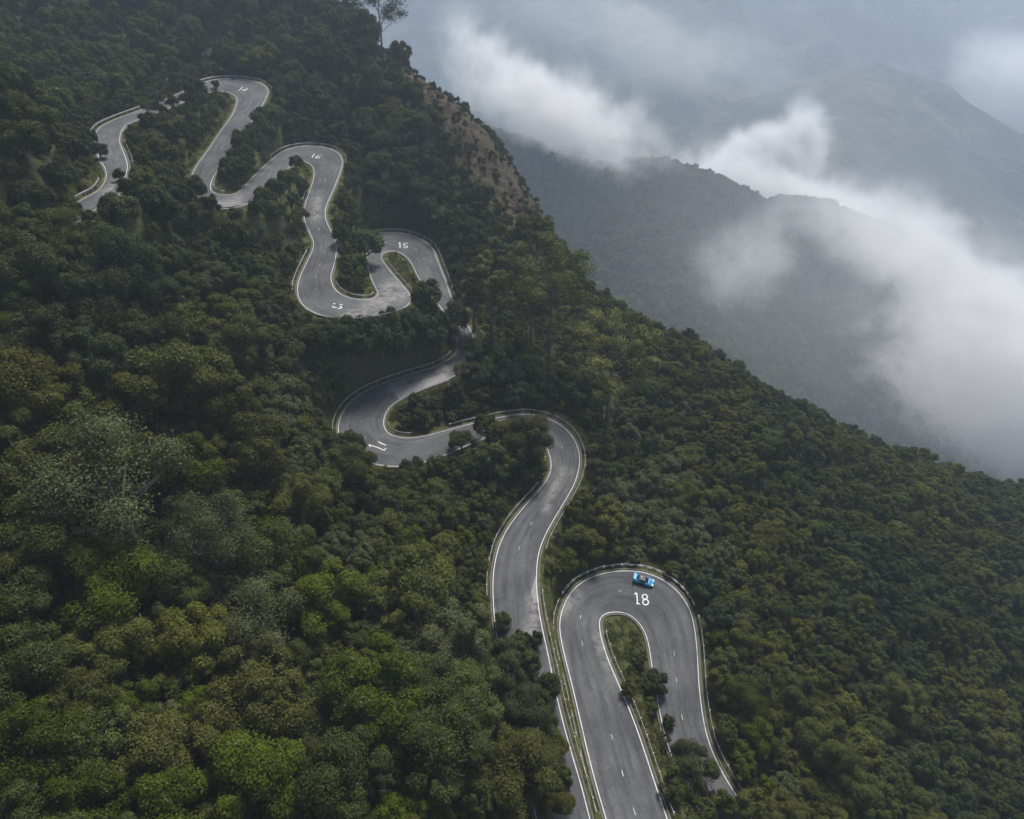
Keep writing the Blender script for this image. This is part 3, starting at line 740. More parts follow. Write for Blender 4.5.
def tall_tree_mesh(seed, height, spread, ncl, nleaf, leaf, start=.5):
    """slender bole, ascending limbs, open storeyed crown (metres)"""
    g = np.random.default_rng(seed)
    top = height * .93; sway = g.normal(size=2) * .25
    bole = [(sway[0] * math.sin(t * 2.2), sway[1] * math.sin(t * 2.6), t * top - .8 * (t == 0)) for t in np.linspace(0, 1, 8)]
    parts = [(bole, list(np.linspace(.50, .10, 8)))]
    C = []; Rr = []
    nb = 15
    for k in range(nb):
        t = start + (.98 - start) * k / (nb - 1); z0 = t * top
        an = k * 2.4 + g.uniform(-.5, .5); ln = spread * (.55 + .5 * math.sin(math.pi * min(1, (t - start) / (1 - start) * .75 + .25))) * g.uniform(.75, 1.1)
        ex = Vector((math.cos(an), math.sin(an), 0)) * ln
        rise = ln * g.uniform(.45, .8)
        p0 = Vector((sway[0] * math.sin(t * 2.2), sway[1] * math.sin(t * 2.6), z0)); p1 = p0 + ex * .5 + Vector((0, 0, rise * .55)); p2 = p0 + ex + Vector((0, 0, rise))
        parts.append(([p0, p1, p2], [.15 * (1.25 - t), .10 * (1.25 - t), .03]))
        for q in range(3):
            f = g.uniform(.5, 1.05); e = p0.lerp(p2, f) + Vector(g.normal(size=3) * .7 + [0, 0, .5])
            parts.append(([p0.lerp(p2, f * .75), e], [.03, .012]))
            C.append(tuple(e)); Rr.append(g.uniform(.6, 1.1) * spread / 4.0)
        C.append(tuple(p2)); Rr.append(g.uniform(.7, 1.2) * spread / 4.2)
    C = np.array(C); Rr = np.array(Rr)
    V, var = leaf_cloud(g, C, Rr, nleaf // len(C), leaf, up=.5, squash=.6, inner=.25)
    return crown_mesh('crown', V, var), bark_mesh('trunk', parts)

FINE = [round_tree(100 + i, 100 + 8 * i, 32000, .027, .80 + .07 * (i % 4), 1.05 + .08 * (i % 3)) for i in range(8)]
MEDM = [round_tree(200 + i, 60 + 4 * i, 9500, .052, .75 + .08 * (i % 4), 1.0 + .1 * (i % 3)) for i in range(7)]
LOWM = [round_tree(300 + i, 34 + 3 * i, 3000, .084, .72 + .08 * (i % 4), .85 + .1 * (i % 3)) for i in range(6)]
SPAR = [sparse_tree(400 + i, 110, 20000, .022) for i in range(2)]
ZCF = {'F': [1.05 + .08 * (i % 3) for i in range(8)], 'M': [1.0 + .1 * (i % 3) for i in range(7)], 'L': [.85 + .1 * (i % 3) for i in range(6)], 'S': [1.25, 1.25]}
LIB = {'F': FINE, 'M': MEDM, 'L': LOWM, 'S': SPAR}

# ------------------------------------------------------------------ where trees stand
TREES = []        # dicts: x, y, z, r, lib, var, sp, rot, u, v, rp
def place_px(u, v, rp, zc=1.1):
    """ground point, crown radius: crown centre seen at (u, v) with rp pixels radius"""
    rr = ray(u, v); d = 60.0; prev = None
    ds = np.arange(40, 420, .5)
    P = rr[None] * ds[:, None] + np.array([0, 0, ZC])
    r = rp * ds / FPX
    gap = P[:, 2] - zc * r - ground(P[:, 0], P[:, 1])
    k = np.argmax(gap < 0)
    if gap[k] >= 0: return None
    return P[k, 0], P[k, 1], float(P[k, 2] - zc * r[k]), float(r[k])
def add_tree(x, y, r, sp, lib, var=None, tagname=None, sq=1.0, z=None):
    z = float(ground(x, y)) if z is None else z; var = int(rng.integers(len(LIB[lib]))) if var is None else var
    zc = ZCF[lib][var]
    u, v, d = proj(np.array([x, y, z + zc * r]))
    TREES.append(dict(x=x, y=y, z=z, r=r, sp=sp, lib=lib, var=var, rot=rng.uniform(0, 6.28), u=float(u), v=float(v), d=float(d), rp=float(r * FPX / d), name=tagname, sq=sq))
    return TREES[-1]
BIG = [  # crown centre pixel, radius px, species, library
    (30, 395, 44, 'yellow', 'F'), (178, 378, 46, 'olive', 'F'), (108, 488, 64, 'grey', 'S'), (30, 545, 44, 'mid', 'F'), (188, 468, 36, 'bright', 'F'), (232, 318, 22, 'olive', 'M'), (182, 322, 22, 'yellow', 'M'),
    (212, 315, 20, 'yellow', 'F'), (240, 345, 30, 'mid', 'F'), (112, 590, 44, 'bright', 'F'), (205, 535, 40, 'grey', 'S'), (24, 672, 44, 'mid', 'F'), (18, 735, 48, 'bright', 'F'), (108, 648, 36, 'olive', 'F'), (185, 640, 38, 'yellow', 'F'),
    (262, 690, 46, 'olive', 'F'), (378, 690, 48, 'bright', 'F'), (408, 588, 40, 'olive', 'F'), (455, 640, 38, 'grey', 'F'), (318, 600, 40, 'bright', 'F'), (470, 700, 36, 'mid', 'F'), (440, 760, 46, 'mid', 'F'), (510, 770, 40, 'olive', 'F'),
    (255, 770, 46, 'bright', 'F'), (165, 745, 46, 'olive', 'F'), (90, 735, 40, 'mid', 'F'), (340, 780, 46, 'mid', 'F'), (280, 560, 38, 'mid', 'F'), (300, 510, 32, 'olive', 'F'), (250, 450, 36, 'olive', 'F'), (80, 800, 46, 'bright', 'F'),
    (20, 800, 40, 'mid', 'F'), (160, 815, 44, 'bright', 'F'), (260, 620, 38, 'grey', 'S'), (420, 700, 38, 'mid', 'F'), (350, 470, 26, 'mid', 'F'), (90, 300, 36, 'dark', 'F'), (30, 270, 34, 'dark', 'F'), (60, 250, 26, 'mid', 'F'), (120, 260, 34, 'deep', 'F'),
    (150, 290, 30, 'deep', 'F'), (50, 340, 36, 'dark', 'F'), (100, 360, 34, 'deep', 'F'), (30, 470, 44, 'olive', 'F'), (20, 610, 40, 'mid', 'F'), (170, 590, 34, 'mid', 'F'),
    # beside the road
    (690, 770, 27, 'dark', 'F'), (655, 683, 14, 'dark', 'M'), (636, 655, 11, 'olive', 'M'), (648, 708, 10, 'mid', 'M'), (660, 742, 11, 'mid', 'M'), (628, 690, 8, 'olive', 'M'), (668, 722, 7, 'dark', 'M'),
    (530, 438, 27, 'brown', 'F'), (503, 434, 16, 'olive', 'M'), (486, 430, 13, 'olive', 'M'), (512, 455, 18, 'mid', 'M'), (461, 441, 13, 'dark', 'M'), (490, 462, 22, 'dark', 'M'), (532, 470, 15, 'dark', 'M'),
    (352, 447, 15, 'dark', 'M'), (413, 470, 14, 'dark', 'M'), (436, 470, 12, 'mid', 'M'), (330, 465, 18, 'dark', 'M'), (377, 478, 15, 'olive', 'M'), (395, 485, 15, 'dark', 'M'), (455, 478, 14, 'dark', 'M'), (473, 466, 14, 'mid', 'M'),
    (428, 296, 17, 'dark', 'M'), (451, 319, 17, 'deep', 'M'), (412, 325, 14, 'dark', 'M'), (390, 330, 14, 'dark', 'M'), (368, 333, 14, 'deep', 'M'), (347, 336, 13, 'deep', 'M'), (432, 332, 13, 'dark', 'M'),
    (364, 244, 20, 'dark', 'M'), (350, 222, 12, 'mid', 'M'), (346, 206, 11, 'olive', 'M'), (355, 262, 12, 'mid', 'M'), (357, 283, 7, 'mid', 'S'), (343, 235, 10, 'dark', 'M'), (345, 252, 8, 'mid', 'M'),
    (295, 162, 8, 'dark', 'M'), (288, 178, 10, 'dark', 'M'), (300, 186, 9, 'deep', 'M'), (262, 193, 8, 'mid', 'M'), (290, 200, 11, 'mid', 'M'), (275, 210, 12, 'dark', 'M'), (300, 215, 10, 'mid', 'M'), (258, 210, 9, 'dark', 'M'), (275, 190, 9, 'dark', 'M'),
    (195, 91, 11, 'dark', 'M'), (216, 86, 5, 'dark', 'L'), (163, 101, 5, 'dark', 'L'), (147, 107, 7, 'mid', 'M'), (98, 150, 10, 'deep', 'M'), (90, 140, 9, 'deep', 'M'),
    (208, 205, 12, 'deep', 'M'), (195, 190, 14, 'deep', 'M'), (183, 198, 14, 'dark', 'M'), (235, 213, 7, 'mid', 'M'),
    (476, 352, 14, 'dark', 'M'), (497, 356, 18, 'dark', 'M'), (482, 374, 16, 'deep', 'M'), (505, 378, 18, 'deep', 'M'), (528, 366, 18, 'dark', 'M'), (545, 385, 18, 'deep', 'M'), (520, 395, 15, 'deep', 'M'), (575, 392, 18, 'dark', 'M'), (462, 370, 9, 'grey', 'S'),
    (420, 404, 11, 'dark', 'M'), (438, 402, 9, 'dark', 'M'), (404, 421, 8, 'olive', 'M'), (455, 398, 11, 'dark', 'M'), (430, 416, 6, 'mid', 'L'), (450, 413, 6, 'mid', 'L'), (470, 408, 8, 'dark', 'M'),
    (510, 665, 26, 'dark', 'F'), (532, 668, 13, 'mid', 'M'), (541, 692, 15, 'dark', 'M'), (541, 718, 17, 'mid', 'M'), (553, 748, 12, 'olive', 'M'), (534, 643, 9, 'dark', 'M'), (560, 778, 12, 'mid', 'M'), (520, 640, 10, 'mid', 'M'), (522, 716, 30, 'deep', 'F'), (548, 690, 14, 'dark', 'M'), (530, 768, 34, 'olive', 'F'), (503, 622, 11, 'dark', 'M'), (545, 740, 14, 'dark', 'M'), (555, 800, 22, 'olive', 'F'), (528, 648, 9, 'dark', 'M'),
    (565, 560, 14, 'yellow', 'M'), (590, 545, 17, 'yellow', 'M'), (575, 535, 13, 'olive', 'M'), (610, 525, 18, 'yellow', 'M'), (612, 548, 12, 'olive', 'M'), (552, 572, 9, 'olive', 'M'),
    (690, 500, 22, 'olive', 'F'), (665, 548, 14, 'olive', 'M'), (740, 640, 19, 'olive', 'F'), (725, 660, 14, 'mid', 'M'), (745, 700, 24, 'bright', 'F'), (755, 735, 22, 'bright', 'F'), (735, 690, 14, 'olive', 'M'), (720, 615, 17, 'deep', 'M'), (705, 585, 17, 'deep', 'M'),
    (825, 740, 30, 'olive', 'F'), (835, 765, 22, 'bright', 'F'), (795, 690, 24, 'mid', 'F'), (750, 805, 18, 'olive', 'M'), (780, 815, 24, 'olive', 'F'), (870, 800, 24, 'mid', 'F'), (720, 800, 11, 'olive', 'M'), (735, 812, 13, 'mid', 'M'), (900, 700, 24, 'olive', 'F'),
    (700, 815, 14, 'mid', 'M'), (672, 790, 12, 'mid', 'M'),
    (72, 211, 11, 'mid', 'M'), (52, 220, 14, 'mid', 'M'), (30, 232, 16, 'dark', 'M'), (88, 217, 9, 'dark', 'M'), (129, 193, 11, 'dark', 'M'), (112, 206, 10, 'dark', 'M'), (20, 245, 16, 'mid', 'M'),
    (172, 104, 6, 'dark', 'M'), (184, 99, 6, 'mid', 'M'), (158, 109, 5, 'dark', 'M'), (200, 92, 7, 'dark', 'M'), (192, 99, 7, 'mid', 'M'), (120, 176, 6, 'mid', 'M'),
    (150, 345, 34, 'dark', 'F'), (205, 395, 34, 'mid', 'F'), (140, 400, 34, 'yellow', 'F'), (70, 425, 36, 'olive', 'F'), (225, 420, 32, 'olive', 'F'), (10, 430, 34, 'mid', 'F'),
    (118, 85, 16, 'mid', 'M'), (100, 82, 14, 'mid', 'M'), (135, 70, 13, 'mid', 'M'), (20, 140, 24, 'mid', 'M'), (60, 175, 18, 'deep', 'M'), (30, 195, 18, 'dark', 'M'), (75, 150, 16, 'deep', 'M'),
    (120, 210, 20, 'dark', 'M'), (150, 200, 20, 'dark', 'M'), (165, 215, 20, 'deep', 'M'), (65, 222, 16, 'mid', 'S'), (30, 222, 16, 'dark', 'M'), (140, 180, 12, 'mid', 'M'), (160, 150, 13, 'mid', 'M'), (175, 130, 13, 'mid', 'M'),
]
for (u, v, rp, sp, lib) in BIG:
    var = int(rng.integers(len(LIB[lib])))
    if rp > 30: rp *= 1.12
    q = place_px(u, v, rp, ZCF[lib][var])
    if q is None: continue
    add_tree(q[0], q[1], q[3], sp, lib, var, z=q[2])

# what must stay in view: carriageway samples in the survey picture
vis = []
def hidden(u, v):
    for (a, b, c) in [(40, 232, 46), (197, 198, 15), (262, 200, 13), (463, 325, 9), (470, 350, 15), (500, 432, 26), (528, 440, 28), (366, 246, 14), (355, 455, 20), (440, 468, 22), (160, 104, 8), (195, 92, 10), (690, 775, 28), (720, 812, 30), (120, 196, 14), (428, 296, 14), (450, 318, 14)]:
        if (u - a) ** 2 + (v - b) ** 2 < c * c: return True
    if 605 < v < 690 and u < 497 + (v - 605) * .66: return True
    if v >= 690 and u < 545 + (v - 690) * .24: return True
    return False
for r in RD:
    for f in (-.04, .25, .5, .75, 1.04):
        P = r.R + (r.L - r.R) * f
        u, v, d = proj(P)
        for a, b in zip(u, v):
            if -10 < a < 1040 and -10 < b < 835 and not hidden(a, b): vis.append((a, b))
vis = np.array(vis)
def crown_ok(u, v, rp):
    if rp > 40: k = 1.0
    else: k = .84
    return ((vis[:, 0] - u) ** 2 + (vis[:, 1] - v) ** 2).min() > (k * rp + 1.5) ** 2
# drop verge trees that would cover the road where it shows
TREES[:] = [t for t in TREES if t['rp'] > 30 or True]

def clear_bank(u, v):
    """mown grass banks and tips of the tongues that stay open"""
    for (a, b, c, e, w) in [(350, 385, 440, 352, 9), (455, 345, 440, 360, 5), (390, 252, 408, 275, 6), (607, 622, 628, 640, 9), (392, 412, 395, 428, 6), (480, 418, 520, 408, 5), (560, 412, 590, 440, 6), (590, 470, 560, 530, 5),
                            (215, 190, 235, 185, 4), (460, 300, 480, 334, 7), (420, 375, 350, 410, 4), (300, 170, 305, 180, 4), (366, 288, 352, 290, 6), (600, 560, 660, 560, 5), (228, 110, 210, 140, 4), (110, 185, 85, 200, 4), (705, 700, 725, 760, 5)]:
        t = min(1, max(0, ((u - a) * (c - a) + (v - b) * (e - b)) / ((c - a) ** 2 + (e - b) ** 2)))
        if math.hypot(u - a - t * (c - a), v - b - t * (e - b)) < w: return True
    return False
# tall dark trees rooted low on the steep bank, given by foot and top pixel
for (u, v, vt, sp) in [(346, 354, 320, 'deep'), (364, 360, 324, 'dark'), (383, 360, 323, 'deep'), (401, 360, 322, 'dark'), (419, 358, 319, 'deep'), (436, 354, 316, 'dark'), (330, 352, 322, 'dark'), (355, 366, 335, 'deep'), (374, 362, 332, 'dark'), (410, 358, 330, 'deep'),
                       (440, 345, 318, 'deep'), (315, 350, 322, 'mid'), (246, 178, 148, 'dark'), (255, 162, 132, 'deep'), (262, 150, 122, 'dark'), (238, 186, 160, 'dark'), (270, 140, 112, 'deep'), (230, 186, 170, 'mid'), (248, 160, 138, 'mid'), (278, 138, 116, 'dark')]:
    ds = np.arange(60, 420, .25); P = ray(u, v)[None] * ds[:, None] + np.array([0, 0, ZC]); k = int(np.argmax(P[:, 2] < ground(P[:, 0], P[:, 1])))
    r = (v - vt) * ds[k] / FPX / 2.05 * 1.12
    add_tree(float(P[k, 0]), float(P[k, 1]), float(r), sp, 'M')
BOLES = [(548, 372, 556, 300), (606, 428, 616, 370), (492, 342, 494, 290), (531, 352, 533, 300), (474, 332, 475, 300), (534, 277, 540, 245), (381, 62, 383, 20)]
def near_bole(u, v, rp):
    for a, b, c, e in BOLES:
        t = min(1, max(0, ((u - a) * (c - a) + (v - b) * (e - b)) / ((c - a) ** 2 + (e - b) ** 2)))
        if v + rp > e and math.hypot(u - a - t * (c - a), v - b - t * (e - b)) < rp + 2: return True
    return False
grid = {}
def gkey(x, y): return int(x // 6), int(y // 6)
def g_add(t): grid.setdefault(gkey(t['x'], t['y']), []).append(t)
for t in TREES: g_add(t)
def too_close(x, y, r, f):
    i, j = gkey(x, y)
    for a in range(i - 2, i + 3):
        for b in range(j - 2, j + 3):
            for t in grid.get((a, b), ()):
                if (t['x'] - x) ** 2 + (t['y'] - y) ** 2 < (f * (t['r'] + r)) ** 2: return True
    return False
cand = 70000
xs = rng.uniform(-205, 235, cand); ys = rng.uniform(8, 350, cand)
zs = ground(xs, ys); ds_ = road_dist(xs, ys)
us, vs_, dd = proj(np.stack([xs, ys, zs + 4], 1))
tone = fbm(xs / 26 + 5, ys / 26, 3); tone2 = fbm(xs / 9 + 50, ys / 9 + 9, 2)
bare_c = bil(BARE, GX0, GY0, GS, xs, ys)
for i in range(cand):
    x, y = xs[i], ys[i]; u, v = us[i], vs_[i]
    if dd[i] < 35 or not (-130 < u < 1160 and -90 < v < 1000): continue
    if ds_[i] < 2.2: continue
    right = x > 45 + max(0, (y - 120)) * -.25 and u > 560
    big = float(np.clip((300 - u) / 300, 0, 1) * np.clip((v - 150) / 300, 0, 1))
    if right: r = float(np.clip(rng.lognormal(.68, .26), 1.1, 3.6))
    elif 462 < u < 606 and 262 < v < 372 and not (u < 548 and v > 346): r = rng.uniform(.8, 1.7)
    elif v < 250 and u < 430 and ds_[i] > 7: r = rng.uniform(2.8, 5.6)
    else: r = (rng.uniform(2.1, 3.7) if ds_[i] > 6 else rng.uniform(1.1, 2.4)) + big * rng.uniform(.8, 3.0)
    if bare_c[i] > .25:
        if rng.random() < .9: continue
        r = rng.uniform(.8, 1.4)
    # the shoulder under the ridge thins out to scrub
    if u > 380 and v < 240 and (v - 75) > (u - 425) * .95 - 60 and (v - 75) < (u - 425) * 1.35 + 12 and y > 195:
        r = min(r, rng.uniform(.9, 1.9))
    if ds_[i] < r * .55 + .9: continue
    if too_close(x, y, r, .50 if (u < 480 and v > 480) else (.76 if (v < 250 and r > 2.2) else (.5 if u < 430 and v > 300 else .60))): continue
    z = zs[i]; uu, vv, d = proj(np.array([x, y, z + r])); rp = r * FPX / d
    if uu - rp > 1060 or vv - rp > 860 or uu + rp < -40 or vv + rp < -40: continue
    if r > .9 and near_bole(uu, vv, rp): continue
    lib = 'F' if rp > 24 else ('M' if rp > 9 else 'L')
    if not crown_ok(uu, vv, rp) or clear_bank(uu, vv): continue
    n_ = tone[i] * .65 + tone2[i] * .35 + rng.normal() * .09
    if v < 260 or (u < 480 and v < 360 and u > 60): pal = ['dark', 'mid', 'dark', 'mid', 'grey', 'olive', 'mid', 'grey']
    if 462 < u < 606 and 262 < v < 372 and r < 1.75: pal = ['mid', 'olive', 'yellow', 'pale', 'olive']
    elif right: pal = ['deep', 'dark', 'mid', 'mid', 'olive', 'olive', 'yellow']
    elif big > .3 or v > 520: pal = ['dark', 'mid', 'mid', 'olive', 'bright', 'olive', 'grey']
    else: pal = ['dark', 'dark', 'mid', 'mid', 'olive', 'grey']
    sp = pal[int(np.clip((n_ - .28) / .44 * len(pal), 0, len(pal) - .01))]
    t = add_tree(x, y, r, sp, lib); g_add(t)
# young trees and tall scrub crowding the verges and the banks between the bends
cand = 26000
xs = rng.uniform(-150, 90, cand); ys = rng.uniform(20, 300, cand); zs = ground(xs, ys); ds_ = road_dist(xs, ys)
for i in np.where((ds_ > 1.2) & (ds_ < 16))[0]:
    if ds_[i] < 3.2 and rng.random() < .55: continue      # mown verge
    r = rng.uniform(.6, 1.0 + min(.9, ds_[i] * .12))
    x, y = xs[i], ys[i]
    uu, vv, d = proj(np.array([x, y, zs[i] + r])); rp = r * FPX / d
    if not (-20 < uu < 1044 and -20 < vv < 840): continue
    if clear_bank(uu, vv): continue
    if ds_[i] < r + .5 or too_close(x, y, r, .60) or ((vis[:, 0] - uu) ** 2 + (vis[:, 1] - vv) ** 2).min() < (.8 * rp + .6) ** 2: continue
    sp = ['dark', 'mid', 'olive', 'deep', 'mid', 'olive', 'yellow'][int(rng.integers(7))]
    t = add_tree(float(x), float(y), float(r), sp, 'M' if rp > 7 else 'L'); g_add(t)
print('TREES', len(TREES))

# ------------------------------------------------------------------ which ones show largest: paint discs far to near
buf = np.full((410, 512), -1, int)
for k in sorted(range(len(TREES)), key=lambda k: -TREES[k]['d']):
    t = TREES[k]; cu, cv_, rr = t['u'] / 2, t['v'] / 2, t['rp'] / 2 * .95
    x0, x1 = max(0, int(cu - rr)), min(511, int(cu + rr) + 1); y0, y1 = max(0, int(cv_ - rr)), min(409, int(cv_ + rr) + 1)
    if x1 < x0 or y1 < y0 or x1 < 0 or y1 < 0 or x0 > 511 or y0 > 409: continue
    yy, xx = np.mgrid[y0:y1 + 1, x0:x1 + 1]
    sub = buf[y0:y1 + 1, x0:x1 + 1]; sub[(xx - cu) ** 2 + (yy - cv_) ** 2 <= rr * rr] = k
cnt = np.bincount(buf[buf >= 0], minlength=len(TREES))
for k, t in enumerate(TREES): t['shown'] = int(cnt[k])
order = sorted(range(len(TREES)), key=lambda k: -cnt[k])
INDIV = [k for k in order[:NIND] if cnt[k] > 20]
indset = set(INDIV)
STUFF = [k for k in range(len(TREES)) if k not in indset]
print('individual', len(INDIV), 'smallest', cnt[INDIV[-1]])

# ------------------------------------------------------------------ scatter node group for what cannot be counted
def scatter_group(name, coll):
    ng = bpy.data.node_groups.new(name, 'GeometryNodeTree')
    ng.interface.new_socket('Geometry', in_out='INPUT', socket_type='NodeSocketGeometry')
    ng.interface.new_socket('Geometry', in_out='OUTPUT', socket_type='NodeSocketGeometry')
    gi = ng.nodes.new('NodeGroupInput'); go = ng.nodes.new('NodeGroupOutput')
    ip = ng.nodes.new('GeometryNodeInstanceOnPoints'); ci = ng.nodes.new('GeometryNodeCollectionInfo')
    ci.inputs['Collection'].default_value = coll; ci.inputs['Separate Children'].default_value = True; ci.inputs['Reset Children'].default_value = True
    ip.inputs['Pick Instance'].default_value = True
    def attr(nm, typ):
        a = ng.nodes.new('GeometryNodeInputNamedAttribute'); a.data_type = typ; a.inputs['Name'].default_value = nm
        return a.outputs['Attribute']
    ng.links.new(gi.outputs[0], ip.inputs['Points']); ng.links.new(ci.outputs[0], ip.inputs['Instance'])
    ng.links.new(attr('pick', 'INT'), ip.inputs['Instance Index'])
    ng.links.new(attr('turn', 'FLOAT_VECTOR'), ip.inputs['Rotation']); ng.links.new(attr('size', 'FLOAT_VECTOR'), ip.inputs['Scale'])
    ng.links.new(ip.outputs[0], go.inputs[0]); return ng
def scatter(name, P, pick, rot, size, coll):
    me = bpy.data.meshes.new(name); P = np.asarray(P, np.float32)
    me.vertices.add(len(P)); me.vertices.foreach_set('co', P.ravel())
    me.attributes.new('pick', 'INT', 'POINT').data.foreach_set('value', np.asarray(pick, np.int32))
    me.attributes.new('turn', 'FLOAT_VECTOR', 'POINT').data.foreach_set('vector', np.asarray(rot, np.float32).ravel())
    me.attributes.new('size', 'FLOAT_VECTOR', 'POINT').data.foreach_set('vector', np.asarray(size, np.float32).ravel())
    o = bpy.data.objects.new(name, me); COL.objects.link(o); o['kind'] = 'stuff'
    md = o.modifiers.new('scatter', 'NODES'); md.node_group = scatter_group(name, coll); return o
lib_index = {}
tree_coll = bpy.data.collections.new('forest_kinds')
def joined(crown, trunk):
    """one mesh of crown and trunk with two material slots"""
    nv = len(crown.vertices); a = np.empty(nv * 3, np.float32); crown.vertices.foreach_get('co', a)
    nt_ = len(trunk.vertices); b = np.empty(nt_ * 3, np.float32); trunk.vertices.foreach_get('co', b)
    me = bpy.data.meshes.new('forest_tree')
    polys = [tuple(i + nv for i in p.vertices) for p in trunk.polygons]
    var = np.empty(nv, np.float32); crown.attributes['var'].data.foreach_get('value', var)
    n4 = nv // 4; tl = [i for p in polys for i in p]; ts = np.cumsum([0] + [len(p) for p in polys])[:-1]
    me.vertices.add(nv + nt_); me.vertices.foreach_set('co', np.concatenate([a, b]))
    me.loops.add(nv + len(tl)); me.loops.foreach_set('vertex_index', np.concatenate([np.arange(nv), tl]).astype(np.int32))
    me.polygons.add(n4 + len(polys)); me.polygons.foreach_set('loop_start', np.concatenate([np.arange(0, nv, 4), nv + ts]).astype(np.int32))
    me.materials.append(LEAF['mid']); me.materials.append(BARK)
    me.polygons.foreach_set('material_index', np.concatenate([np.zeros(n4), np.ones(len(polys))]).astype(np.int32))
    me.update(calc_edges=True)
    me.attributes.new('var', 'FLOAT', 'POINT').data.foreach_set('value', np.concatenate([var, np.zeros(nt_)]).astype(np.float32))
    return me
k = 0
for lib in 'FMLS':
    for vi, (cm, tm) in enumerate(LIB[lib]):
        jm = joined(cm, tm)
        for sp in SPN:
            o = bpy.data.objects.new('forest_tree_%04d' % k, jm); tree_coll.objects.link(o)
            o.material_slots[0].link = 'OBJECT'; o.material_slots[0].material = LEAF[sp]
            lib_index[(lib, vi, sp)] = k; k += 1
S = [TREES[k] for k in STUFF]
fo = scatter('forest', [(t['x'], t['y'], t['z']) for t in S], [lib_index[(t['lib'], t['var'], t['sp'])] for t in S],
             [(rng.normal() * .05, rng.normal() * .05, t['rot']) for t in S], [(t['r'], t['r'], t['r'] * rng.uniform(.9, 1.35)) for t in S], tree_coll)
fo['label'] = 'dense dark green forest covering the hillside around the road'

# undergrowth: low bushes filling every gap between the crowns, and grass on the verges
bush_coll = bpy.data.collections.new('bush_kinds')
for k in range(12):
    g = np.random.default_rng(600 + k); C, Rr = clumps(g, 9, .7, .45); V, var = leaf_cloud(g, C, Rr * 1.2, 45, .16)
    me = crown_mesh('bush', V, var); me.materials[0] = LEAF[['deep', 'dark', 'mid', 'olive', 'dark', 'yellow'][k % 6]]
    bush_coll.objects.link(bpy.data.objects.new('bush_%02d' % k, me))
nb = 42000
bx = rng.uniform(-190, 225, nb); by = rng.uniform(8, 335, nb); bz = ground(bx, by); bd = road_dist(bx, by)
bu, bv, bdd = proj(np.stack([bx, by, bz], 1)); br = rng.uniform(.5, 1.5, nb) * (1 + .9 * np.clip((400 - bu) / 300, 0, 1) * np.clip((bv - 150) / 300, 0, 1))
bb = bil(BARE, GX0, GY0, GS, bx, by)
ok = (rng.random(nb) < np.where(bv < 250, .55, 1.0)) & (bd > 2.0 + br) & (bu > -40) & (bu < 1064) & (bv > -40) & (bv < 860) & ((bb < .3) | (rng.random(nb) < .42))
# verge bushes stay low and sparse
ok &= ~((bd < 5) & (rng.random(nb) < .42))
br = np.where(bd < 6, np.minimum(br, .8), br); br = np.where(bb > .3, np.minimum(br, .7), br)
bx, by, bz, br = bx[ok], by[ok], bz[ok], br[ok]; n = len(bx)
uo = scatter('undergrowth', np.stack([bx, by, bz - .1], 1), rng.integers(0, 12, n), np.stack([np.zeros(n), np.zeros(n), rng.uniform(0, 6.28, n)], 1), np.stack([br, br, br * rng.uniform(.7, 1.2, n)], 1), bush_coll)
uo['label'] = 'low leafy undergrowth between the forest trees'
grass_coll = bpy.data.collections.new('grass_kinds')
GRASSM = [leaf_mat('grass_a', (.105, .115, .030)), leaf_mat('grass_b', (.075, .092, .024)), leaf_mat('grass_c', (.150, .132, .052))]
for k in range(6):
    g = np.random.default_rng(700 + k); n = 70
    p = g.normal(size=(n, 2)) * .42; an = g.uniform(0, 6.28, n); h = g.uniform(.25, .75, n); lean = g.normal(size=(n, 2)) * .22
    a = np.stack([np.cos(an), np.sin(an), np.zeros(n)], 1) * .045
    b0 = np.stack([p[:, 0], p[:, 1], np.zeros(n)], 1); tp = b0 + np.stack([lean[:, 0], lean[:, 1], h], 1)
    V = np.stack([b0 - a, b0 + a, tp + a * .3, tp - a * .3], 1).reshape(-1, 3)
    me = crown_mesh('grass_tuft', V, np.repeat(g.random(n), 4)); me.materials[0] = GRASSM[k % 3]
    grass_coll.objects.link(bpy.data.objects.new('grass_%02d' % k, me))
ng_ = 90000
bx = rng.uniform(-150, 90, ng_); by = rng.uniform(25, 290, ng_); bd = road_dist(bx, by)
bu, bv, _ = proj(np.stack([bx, by, ground(bx, by)], 1))
keep = (bd > .9) & (bd < 6.5) & (rng.random(ng_) < np.clip(1.25 - bd / 7, .1, 1)) & (bu > -20) & (bu < 1044) & (bv > -20) & (bv < 840)
bx, by = bx[keep], by[keep]; n = len(bx); sc = rng.uniform(.55, 1.15, n)
go_ = scatter('grass', np.stack([bx, by, ground(bx, by) - .03], 1), rng.integers(0, 6, n), np.stack([np.zeros(n), np.zeros(n), rng.uniform(0, 6.28, n)], 1), np.stack([sc, sc, sc * rng.uniform(.5, 1.0, n)], 1), grass_coll)
go_['label'] = 'rough green and straw grass on the road verges'
print('bushes', len(br), 'grass', n)

